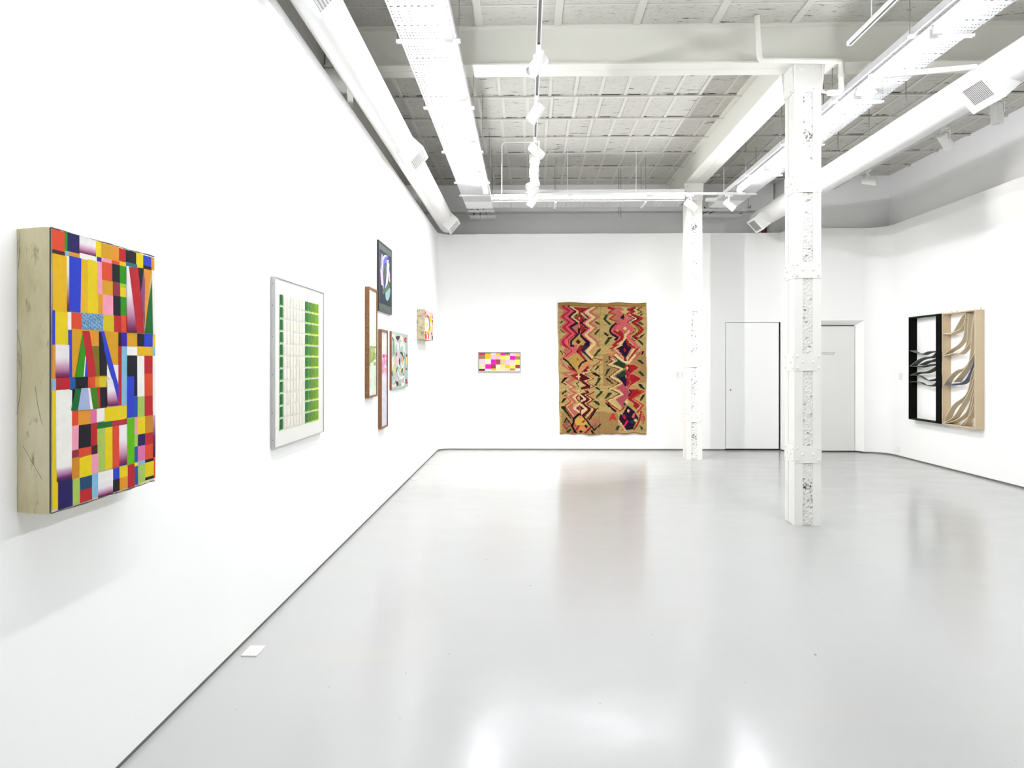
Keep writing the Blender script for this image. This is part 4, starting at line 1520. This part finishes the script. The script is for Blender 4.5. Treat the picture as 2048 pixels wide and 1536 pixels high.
# ================================================================== ART: HELPERS
PAL = {k: srgb(h) for k, h in dict(
    re='d94a2e', rd='b8242c', rd2='b0303c', gr='2f9018', gn='186a34', nv='28205c', ye='e6cc18', yo='e4b41c', oc='d49c20', or_='e0942c', oo='c88426',
    mr='48202c', mr2='923040', lb='84b8da', wh='f2f0ea', in_='3418a0', pk='f09cb4', pk2='e070a4', bk='1c1c26', bl='2c40c4', b2='2456a0', tb='2c6c88',
    yg='a0c428', ol='d4be22', lg='a8c45c', lgr='5cb40c', tn='244a6c', BT='6c9cc8', BW='a8b4dc', PU='5c204c', PT='8c4880', ot='7c7018', gt='408018',
    b='a8834a', q='c06a5c', p='d85f68', r='b6263e', K='2a1832', c='e2c88e', R='a6262c', g='283f2a', K2='22101a', y='bd9c4e', m='581422', t='ccb276',
    t2='c08468', g2='1c2a20', K3='3c2840', o='e08a5c', n='8a2420', o2='d6502c', g3='244238', d='a98656', p2='b6505e', y2='d8b04c', e='8a6a4e', R2='c83a34', r2='d42c5c',
    gy='8c86a0', vi='5c58b4', gd='4c5454', wv='c4c8ea', gg='48643c', tl='7c9ca0', pc='f0c8b8', mg='c03c84', mn='5c1c30', dk='3c4440', ye2='e8d080', br='a07a5a').items()}
PAL['or'] = PAL['or_']; PAL['in'] = PAL['in_']; PAL['b2'] = PAL['b2']
TP = dict(PAL)
TP['b2'] = srgb('8a6636'); TP['or'] = srgb('e0a070')

def parse(txt):
    out = []
    for ln in txt.strip().splitlines():
        a = ln.split()
        out.append((a[0], float(a[1]), [float(v) for v in a[2:]]))
    return out

def raster(items, W, H, nx, ny, bg, pal, order=True):
    """painter's algorithm of flat patches and strokes (mm) on a cell grid -> colour per cell"""
    g = [[bg(i, j) if callable(bg) else bg for i in range(nx)] for j in range(ny)]
    sx, sy = W / nx, H / ny
    for col, w, q in items:
        cc = pal[col]
        pts = [(q[i], q[i + 1]) for i in range(0, len(q), 2)]
        if w > 0:
            hw = w / 2
            for (ax, ay), (bx, by) in zip(pts, pts[1:]):
                x0, x1 = min(ax, bx) - hw, max(ax, bx) + hw
                y0, y1 = min(ay, by) - hw, max(ay, by) + hw
                dx, dy = bx - ax, by - ay
                L2 = dx * dx + dy * dy + 1e-9
                for j in range(max(0, int(y0 / sy)), min(ny, int(y1 / sy) + 1)):
                    py = (j + .5) * sy
                    for i in range(max(0, int(x0 / sx)), min(nx, int(x1 / sx) + 1)):
                        px = (i + .5) * sx
                        t = max(0, min(1, ((px - ax) * dx + (py - ay) * dy) / L2))
                        ex, ey = px - ax - t * dx, py - ay - t * dy
                        if ex * ex + ey * ey <= hw * hw:
                            g[j][i] = cc
        else:
            ys = [p[1] for p in pts]
            for j in range(max(0, int(min(ys) / sy)), min(ny, int(max(ys) / sy) + 1)):
                py = (j + .5) * sy
                xs = []
                for k in range(len(pts)):
                    (ax, ay), (bx, by) = pts[k], pts[(k + 1) % len(pts)]
                    if (ay > py) != (by > py):
                        xs.append(ax + (py - ay) * (bx - ax) / (by - ay))
                xs.sort()
                for a, b in zip(xs[::2], xs[1::2]):
                    for i in range(max(0, int(math.ceil(a / sx - .5))), min(nx, int(math.floor(b / sx - .5)) + 1)):
                        g[j][i] = cc
    return g

def grid_panel(g, fn):
    """coloured cells; fn(u, v) -> point, u and v in 0..1"""
    ny, nx = len(g), len(g[0])
    b = MB()
    b.c = []
    b.v = [fn(i / nx, j / ny) for j in range(ny + 1) for i in range(nx + 1)]
    for j in range(ny):
        for i in range(nx):
            k = j * (nx + 1) + i
            b.f.append((k, k + 1, k + nx + 2, k + nx + 1))
            b.c.append(tuple(g[j][i]))
    return b

# ------------------------------------------------------------------ large patchwork canvas
X0, X1, YA, YZ, ZA, ZZ = XL, -1.4386, 2.167, 2.777, 1.09, 1.954
r = thing('patchwork_painting', 'thick canvas with multicoloured rectangles and slanted strips, nearest on the left wall', 'painting', (XL, (YA + YZ) / 2, ZA))
rnd = random.Random(7)
ringsP = []
def wob(k):
    return math.sin(k * 3.1) * .0016 + math.sin(k * 7.3 + 1) * .001
nr = 26
b = MB()
# bulging wrapped body: edges wander slightly
def body_ring(x, gy, gz):
    P = []
    for i in range(nr): P.append((x, YA - gy + (YZ - YA + 2 * gy) * i / nr, ZA - gz + wob(i)))
    for i in range(nr): P.append((x, YZ + gy + wob(i) * .5, ZA - gz + (ZZ - ZA + 2 * gz) * i / nr))
    for i in range(nr): P.append((x, YZ + gy - (YZ - YA + 2 * gy) * i / nr, ZZ + gz + wob(i + 9)))
    for i in range(nr): P.append((x, YA - gy + wob(i + 4) * .5, ZZ + gz - (ZZ - ZA + 2 * gz) * i / nr))
    return P
b.rings([body_ring(X0 + .001, -.002, -.002), body_ring(X0 + .03, 0, 0), body_ring(X1 - .03, .003, .003), body_ring(X1 - .006, .002, .003), body_ring(X1 - .001, -.003, -.002)])
b.build('canvas_body', M['canvas'], r, smooth=True)
b = MB(); b.c = []
lin = lambda a, c_, t: tuple(a[i] + (c_[i] - a[i]) * t for i in range(3))
wht, pur, dkp = srgb('eee8ea'), srgb('8c3468'), srgb('4c1c34')
G = {'WP': [(0, dkp), (.12, pur), (.42, srgb('dcb0c8')), (.6, wht), (1, wht)], 'WU': [(0, srgb('38204c')), (.25, srgb('6c2860')), (.7, srgb('c898b8')), (1, wht)],
     'WM': [(0, dkp), (.2, pur), (.7, wht), (1, wht)], 'PU': [(0, srgb('3c1430')), (.5, srgb('6c2858')), (1, srgb('c8a0bc'))]}
def gcol(k, t):
    st = G[k]
    for (a, ca), (c_, cb) in zip(st, st[1:]):
        if t <= c_:
            return lin(ca, cb, (t - a) / (c_ - a + 1e-9))
    return st[-1][1]
def addpoly(pts, cols, lift):
    k = len(b.v)
    for u, v in pts:
        b.v.append((X1 + lift + .0006 * math.sin(u * .02 + v * .013), YA + u / 1000, ZA + v / 1000))
    b.f.append(tuple(range(k, k + len(pts))))
    b.c.append([tuple(v * .84 for v in c_) for c_ in cols] if isinstance(cols[0], (tuple, list)) else tuple(v * .84 for v in cols))
for n_, ln in enumerate(PATCHES.strip().splitlines()):
    a = ln.split(); col = a[0]
    if a[1] == 'p':
        q = [float(x) for x in a[2:]]
        pts = [(q[i], q[i + 1]) for i in range(0, len(q), 2)]
        lift = .0008 + .000006 * n_
        if col in ('WPs', 'WU'):
            tl, tr, br, bl = [Vector((*p, 0)) for p in pts[:4]]
            for k in range(12):
                t0, t1 = k / 12, (k + 1) / 12
                a_, b_, c_, d_ = bl.lerp(tl, t0), br.lerp(tr, t0), br.lerp(tr, t1), bl.lerp(tl, t1)
                g0, g1 = gcol('WP', t0), gcol('WP', t1)
                addpoly([p[:2] for p in (a_, b_, c_, d_)], [g0, g0, g1, g1], lift)
        else:
            addpoly(pts, tuple(PAL[col]), lift)
        continue
    u0, v0, u1, v1 = [float(x) for x in a[1:]]
    u0, v0, u1, v1 = max(u0, 0), max(v0, 0), min(u1, 610), min(v1, 864)
    lift = .000004 * n_
    if col in G:
        for k in range(8):
            t0, t1 = k / 8, (k + 1) / 8
            addpoly([(u0, v0 + (v1 - v0) * t0), (u1, v0 + (v1 - v0) * t0), (u1, v0 + (v1 - v0) * t1), (u0, v0 + (v1 - v0) * t1)],
                    [gcol(col, t0), gcol(col, t0), gcol(col, t1), gcol(col, t1)], lift)
    elif col in ('BT',):
        nn = 34
        for i in range(nn):
            for j in range(20):
                cc = lin(PAL['BT'], srgb('2c4890') if rnd.random() < .3 else srgb('9cc4e4'), rnd.random() * .8)
                if (i + j * 2) % 9 == 0: cc = srgb('5c3060')
                addpoly([(u0 + (u1 - u0) * (i + a_) / nn, v0 + (v1 - v0) * (j + c_) / 20) for a_, c_ in ((0, 0), (1, 0), (1, 1), (0, 1))], cc, lift)
    else:
        addpoly([(u0, v0), (u1, v0), (u1, v1), (u0, v1)], tuple(PAL[col]), lift)
tag(b.build('painted_front', M['paint'], r), 'front painted in coloured rectangles and slanted strips')
# frayed grey edge cord, cracks on the side
b = MB()
b.tube([(X1 - .004, YA - .002, ZA + .002 + .862 * i / 12) for i in range(13)], 0.0022, 6)
b.tube([(X1 - .004, YA + .61 * i / 14, ZZ + .001 + wob(i) * 1.2) for i in range(15)], 0.0026, 6)
b.tube([(X1 - .004, YA + .61 * i / 14, ZA - .001 + wob(i) * 1.5) for i in range(15)], 0.0026, 6)
b.build('frayed_edge', M['slot_dark'], r)
b = MB()
for pth in ([(.012, .29), (.018, .33), (.012, .62), (.020, .67), (.016, .50), (.004, .74)],):
    pass
def side_line(pts, rad=.00045):
    b.tube([(X0 + u, YA - .0035, ZA + v) for u, v in pts], rad, 5)
side_line([(.004, .555), (.016, .50), (.019, .44), (.014, .36), (.004, .30)])
side_line([(.060, .385), (.066, .34), (.076, .29), (.084, .265)])
side_line([(.022, .205), (.045, .165), (.068, .125), (.080, .105)])
side_line([(.012, .85), (.012, .80), (.009, .74)])
b.build('crack_line', M['slot_dark'], r)

# ------------------------------------------------------------------ green folded-strip picture
ya, yz, za, zz, xf = 4.345, 5.400, 1.025, 2.064, -1.5215
r = thing('framed_picture', 'aluminium framed ivory sheet with rows of green strips on the left wall', 'picture', (XL, (ya + yz) / 2, za))
b = MB()
t = .010
for (a, c_, e, f_) in ((ya, ya + .0035, za, zz), (yz - .0035, yz, za, zz), (ya + .0035, yz - .0035, za, za + .0035), (ya + .0035, yz - .0035, zz - .0035, zz)):
    b.box(XL + .002, a, e, xf + .002, c_, f_)
fr = b.build('frame', M['alu'], r)
s = MB()
for z in (1.075, 1.24, 1.47, 1.70, 1.89, 2.02):
    s.lathe(frame_z(((XL + xf) / 2, ya - .0002, z), (0, -1, 0)), [(.0028, 0), (.0022, .001)], 8)
s.build('screw', M['slot_dark'], fr)
MB().box(XL + .003, ya + .004, za + .004, xf - .004, yz - .004, zz - .004).build('sheet', M['paper'], r)
st = MB(); st.c = []
def piece(u0, u1, v0, v1, col, dx=0.0, lift=.002, skew=.0):
    k = len(st.v)
    x = xf - .004 + lift
    st.v += [(x, ya + u0, za + v0), (x, ya + u1, za + v0 + skew), (x, ya + u1, za + v1), (x, ya + u0, za + v1 + skew)]
    st.f.append((k, k + 1, k + 2, k + 3)); st.c.append(tuple(col))
cols_u = [.093] + [.168 + .0615 * i for i in range(7)] + [.606, .687, .768, .849]
v_top, v_bot = .943, .094
rowh = (v_top - v_bot) / 11
for ci, u in enumerate(cols_u):
    w_ = .056 if ci == 0 else (.072 if ci >= 8 else .057)
    for rw in range(11):
        v1 = v_top - rw * rowh; v0 = v1 - rowh
        if ci == 0: cc, lc = srgb('1f5a2c'), srgb('7cc46c')
        elif ci >= 8:
            k_ = (ci - 8) / 3
            cc, lc = lin(srgb('2c6c2c'), srgb('6c9424'), k_), lin(srgb('8ccc60'), srgb('c8d828'), k_)
        else:
            cc, lc = srgb('d6d4c8'), srgb('dad8ce')
            if rw % 3 == ci % 3: cc = srgb('d1cec0')
        piece(u - .006, u + w_ + .004, v0 + .002, v0 + .013, lc, lift=.0015, skew=.004)
        piece(u, u + w_, v0 + .012, v1 - .002, cc, lift=.0025, skew=-.002)
        if ci == 0 or ci >= 8:
            piece(u + w_ - .004, u + w_ + .004, v0 + .010, v1 - .004, lin(lc, srgb('e8f0d0'), .5), lift=.002)
tag(st.build('paper_strips', M['paint'], r), 'rows of folded strips, green at both sides and pale between')

# ------------------------------------------------------------------ two tall narrow cork framed pictures
def tall_frame(ya, yz, za, zz, xf, label, base, band, seed, b0, b1):
    r = thing('tall_picture', label, 'picture', (XL, (ya + yz) / 2, za), 'tall narrow cork framed pictures')
    w = .020
    b = MB()
    for (a, c_, e, f_) in ((ya, ya + w, za, zz), (yz - w, yz, za, zz), (ya + w, yz - w, za, za + w), (ya + w, yz - w, zz - w, zz)):
        b.box(XL + .002, a, e, xf, c_, f_)
    b.build('frame', M['cork'], r)
    rn = random.Random(seed)
    W, H = (yz - ya - 2 * w) * 1000, (zz - za - 2 * w) * 1000
    items = []
    pal = {}
    for k in range(110):
        key = 'k%d' % k
        sh = rn.uniform(.82, 1.08)
        pal[key] = tuple(min(1, c * sh) for c in base)
        u, v = rn.uniform(0, W), rn.uniform(0, H)
        ww, hh = rn.uniform(20, 90), rn.uniform(20, 110)
        items.append((key, 0, [u, v, u + ww, v + rn.uniform(-8, 8), u + ww, v + hh, u, v + hh]))
    for k in range(34):
        key = 'b%d' % k
        pal[key] = tuple(band[rn.randrange(len(band))])
        u, v = rn.uniform(-40, W), rn.uniform(b0 * H, b1 * H)
        ww, hh = rn.uniform(40, 160), rn.uniform(20, 70)
        items.append((key, 0, [u, v, u + ww, v + 5, u + ww * .8, min(b1 * H, v + hh), u, min(b1 * H, v + hh)]))
    g = raster(items, W, H, 40, 120, tuple(base), pal)
    grid_panel(g, lambda u, v: (xf - .010, ya + w + u * (yz - ya - 2 * w), za + w + v * (zz - za - 2 * w))).build('picture_sheet', M['paint'], r)
tall_frame(6.888, 7.282, 1.20, 2.268, -1.5065, 'tall narrow cork framed picture in pale green with an olive band', srgb('c8d4c4'), [srgb('7c9448'), srgb('98a868'), srgb('6c8440'), srgb('b88c70'), srgb('8c9c5c')], 2, .27, .47)
tall_frame(7.503, 7.855, .846, 1.888, -1.5105, 'tall narrow cork framed picture in pale lilac with a pink band', srgb('c8ccd8'), [srgb('c43c88'), srgb('e088b4'), srgb('c89c9c'), srgb('a87c8c'), srgb('b8a0b0')], 5, .54, .76)

# ------------------------------------------------------------------ black framed flower-like picture
ya, yz, za, zz, xf = 7.441, 8.175, 2.075, 2.808, -1.5270
r = thing('framed_picture', 'black framed dark picture with a violet and white shell shape, highest on the left wall', 'picture', (XL, (ya + yz) / 2, za))
b = MB(); w = .022
for (a, c_, e, f_) in ((ya, ya + w, za, zz), (yz - w, yz, za, zz), (ya + w, yz - w, za, za + w), (ya + w, yz - w, zz - w, zz)):
    b.box(XL + .002, a, e, xf, c_, f_)
b.build('frame', M['black_frame'], r)
b = MB(); m_ = .085
for (a, c_, e, f_) in ((ya + w, ya + m_ * .55, za + w, zz - w), (yz - .05, yz - w, za + w, zz - w), (ya + m_ * .55, yz - .05, za + w, za + m_), (ya + m_ * .55, yz - .05, zz - m_, zz - w)):
    b.box(XL + .004, a, e, xf - .003, c_, f_)
b.build('mat_board', M['green_frame'], r)
g = raster(parse(FLOWER), 734, 738, 80, 110, tuple(srgb('262a36')), PAL)
grid_panel(g, lambda u, v: (xf - .0045, ya + u * .734, za + v * .733)).build('picture_sheet', M['paint'], r)

# ------------------------------------------------------------------ grey green canvas with curly marks
ya, yz, za, zz, xf = 8.134, 9.249, 1.23, 1.893, -1.5226
r = thing('painting', 'grey green canvas covered in curly black, white and pink marks on the left wall', 'painting', (XL, (ya + yz) / 2, za))
MB().box(XL + .001, ya, za, xf - .0006, yz, zz).build('canvas_body', M['rust_edge'], r)
its = [(c_, w_ * 1.7, q) for c_, w_, q in parse(SQUIGGLES)]
g = raster(its, 1115, 663, 130, 130, tuple(srgb('9cada2')), PAL)
grid_panel(g, lambda u, v: (xf, ya + u * 1.115, za + v * .663)).build('painted_front', M['paint'], r)

# ------------------------------------------------------------------ small wrapped canvas
ya, yz, za, zz, xf = 10.152, 11.046, 1.86, 2.285, -1.4354
r = thing('small_painting', 'small thick wrapped canvas with pink and yellow ovals, farthest on the left wall', 'painting', (XL, (ya + yz) / 2, za))
MB().box(XL + .001, ya, za, xf - .0006, yz, zz).build('canvas_body', M['canvas_small'], r, bevel=.004)
g = raster(parse(SMALL_ART), 894, 425, 90, 90, tuple(srgb('e8b0a0')), PAL)
grid_panel(g, lambda u, v: (xf, ya + u * .894, za + v * .425)).build('painted_front', M['paint'], r)

# ------------------------------------------------------------------ pink and yellow grid picture on the back wall
xa, xz, za, zz, yf = -.856, -.110, 1.366, 1.717, YB - .042
r = thing('framed_picture', 'small grey framed picture of pink, yellow and brown squares on the back wall', 'picture', ((xa + xz) / 2, YB, za))
b = MB(); w = .013
for (a, c_, e, f_) in ((xa, xa + w, za, zz), (xz - w, xz, za, zz), (xa + w, xz - w, za, za + w), (xa + w, xz - w, zz - w, zz)):
    b.box(a, yf, e, c_, YB - .002, f_)
b.build('frame', M['silver_frame'], r)
MB().box(xa + w, yf + .016, za + w, xz - w, YB - .003, zz - w).build('backing', M['paper'], r)
b = MB(); b.c = []
for n_, ln in enumerate(PINK_GRID.strip().splitlines()):
    a = ln.split(); u0, v0, u1, v1 = [float(x) / 1000 for x in a[1:]]
    k = len(b.v); y = yf + .0155 - .00002 * n_
    b.v += [(xa + max(u0, w) + .0008, y, za + max(v0, w)), (xa + min(u1, .746 - w), y, za + max(v0, w)), (xa + min(u1, .746 - w), y, za + min(v1, .351 - w)), (xa + max(u0, w) + .0008, y, za + min(v1, .351 - w))]
    b.f.append((k, k + 1, k + 2, k + 3)); b.c.append(tuple(srgb(a[0])))
b.build('colour_squares', M['paint'], r)

# ------------------------------------------------------------------ large woven tapestry
W, H = 1.56, 2.315
xa, za, yf = .534, .271, YB - .028
def tap_bg(i, j):
    rn = tap_bg.r
    base = srgb('c0a468') if (j // 3 + i // 40) % 5 else srgb('b4965c')
    k = 1 + rn.uniform(-.06, .06) + .05 * math.sin(j * .9)
    return tuple(c * k for c in base)
tap_bg.r = random.Random(3)
NX, NY = 128, 196
g = raster(parse(TAPESTRY), W * 1000, H * 1000, NX, NY, tap_bg, TP)
rn = random.Random(11)
for j in range(NY):
    for i in range(NX):
        k = 1 + rn.uniform(-.10, .08)
        if i == NX // 2 - 6 + (j // 60): k *= .72
        k *= .72
        g[j][i] = tuple(min(1, c * k) for c in g[j][i])
def tap_pt(u, v):
    # left edge leans in slightly towards the bottom, bottom and top edges wander
    left = xa + .038 * (1 - v) - .0 + .004 * math.sin(v * 21)
    right = xa + 1.548 + .006 * math.sin(v * 17) - .004 * (1 - v)
    x = left + (right - left) * u
    zb_ = .271 + .012 * math.sin(u * 9 + .5) + .008 * math.sin(u * 31) + (.018 if .47 < u < .60 else 0) + .012 * u
    zt_ = 2.578 + .010 * math.sin(u * 12.5) - .018 * max(0, 1 - abs(u - .56) * 8)
    z = zb_ + (zt_ - zb_) * v
    y = yf + .006 * math.sin(u * 14 + v * 3) * (.3 + .7 * (1 - v)) + .003 * math.sin(v * 25 + u * 5)
    return (x, y, z)
r = thing('tapestry', 'large woven tapestry with red zigzags, dark diamonds and green leaves on the back wall', 'tapestry', (xa + W / 2, YB, za))
cl = grid_panel(g, tap_pt).build('weaving', M['wool'], r)
so = cl.modifiers.new('thickness', 'SOLIDIFY'); so.thickness = .008; so.offset = -1
b = MB()
b.tube([tap_pt(i / 30, .995) for i in range(31)], .008, 8)
b.tube([tap_pt(i / 30, .005) for i in range(31)], .008, 8)
hm = painted('brown hem', srgb('8c6c40'), .95, .5, 120, .3, .05)
b.build('hem', hm, r)

# ------------------------------------------------------------------ fibre piece on the right wall
xf = 5.93
Y0, Y1, Y2, Za, Zb = 9.718, 10.49, 11.395, .655, 2.238
r = thing('fibre_relief', 'large wall piece of a black felt frame and a beige linen frame with curving ribbons', 'artwork', (XR, (Y0 + Y2) / 2, Za))
def board(b, ya, yb_, za_, zb_, n=14, amp=.011, seed=1):
    """upright felt board, front edge wandering a little"""
    R = []
    rr = random.Random(seed)
    for i in range(n + 1):
        z = za_ + (zb_ - za_) * i / n
        e = rr.uniform(-amp, amp)
        R.append([(xf + e * .5, ya + e, z), (xf + e * .5, yb_ + e, z), (XR - .001, yb_, z), (XR - .001, ya, z)])
    b.rings(R)
bf = MB()
board(bf, Y2 - .022, Y2, Za, Zb, seed=2)
board(bf, Y1 + .002, Y1 + .155, Za, Zb, seed=3)
blk = bf.build('black_frame', M['felt_black'], r)
tag(blk, 'black felt uprights')
b = MB().box(xf, Y1 + .155, Zb - .018, XR - .001, Y2 - .022, Zb).box(xf, Y1 + .155, Za, XR - .001, Y2 - .022, Za + .018)
tag(b.build('black_rail', M['felt_green'], r), 'dark green top and bottom rails')
bb = MB()
board(bb, Y0, Y0 + .016, Za, Zb, amp=.001, seed=4)
board(bb, Y1 - .016, Y1, Za, Zb, amp=.002, seed=5)
bb.box(xf, Y0 + .016, Zb - .016, XR - .001, Y1 - .016, Zb).box(xf, Y0 + .016, Za, XR - .001, Y1 - .016, Za + .016)
tag(bb.build('linen_frame', M['linen'], r), 'beige linen frame')
def smooth_path(pts, n=28):
    P = [Vector((p[0], p[1], 0)) for p in pts]
    Q = []
    for i in range(len(P) - 1):
        p0, p1, p2, p3 = P[max(i - 1, 0)], P[i], P[i + 1], P[min(i + 2, len(P) - 1)]
        for k in range(8):
            t = k / 8
            Q.append(0.5 * ((2 * p1) + (p2 - p0) * t + (2 * p0 - 5 * p1 + 4 * p2 - p3) * t * t + (3 * p1 - p0 - 3 * p2 + p3) * t ** 3))
    Q.append(P[-1])
    return Q
kinds = ['felt_grey', 'felt_grey', 'felt_moss', 'felt_grey', 'felt_moss', 'felt_moss', 'felt_moss']
nb = 0
for n_, (c_, w_, q) in enumerate(parse(RIBBONS)):
    pts = [(Y0 + q[i] / 1000, Za + .0 + q[i + 1] / 1000) for i in range(0, len(q), 2)]
    if c_ == 'K':
        pts = [(min(p[0], Y2 - .026), p[1]) for p in pts]
        pts = [(max(p[0], Y1 + .156), p[1]) for p in pts]
        mat = M[kinds[n_]]
    else:
        pts = [(max(min(p[0], Y1 - .018), Y0 + .018), min(max(p[1], Za + .018), Zb - .018)) for p in pts]
        mat = M['felt_blue'] if n_ in (12,) else M['gauze']
    Q = smooth_path(pts)
    R = []
    T = .0045
    for i, p in enumerate(Q):
        d_ = (Q[min(i + 1, len(Q) - 1)] - Q[max(i - 1, 0)])
        d_ = d_.normalized() if d_.length > 1e-6 else Vector((1, 0, 0))
        nx_ = Vector((-d_.y, d_.x, 0)) * T
        a, c2_ = p + nx_, p - nx_
        s_ = math.sin(i / (len(Q) - 1) * math.pi)
        x0 = xf + .004 + .012 * s_
        x1 = XR - .012 - .03 * s_
        tw = .018 * s_
        R.append([(x0, a.x, a.y), (x1, a.x, a.y - tw), (x1, c2_.x, c2_.y - tw), (x0, c2_.x, c2_.y)])
    rib = MB().rings(R).build('ribbon', mat, r, smooth=True)
    tag(rib, 'grey green felt ribbon' if c_ == 'K' else ('blue threaded ribbon' if n_ == 12 else 'beige linen ribbon'))
# small nails on top
b = MB()
for y in (9.76, 10.30, 10.42):
    MB().lathe(frame_z((6.03, y, Zb), (0, 0, 1)), [(.004, 0), (.004, .022), (.007, .024), (.007, .028)], 8).build('nail', M['slot_grey'], r)
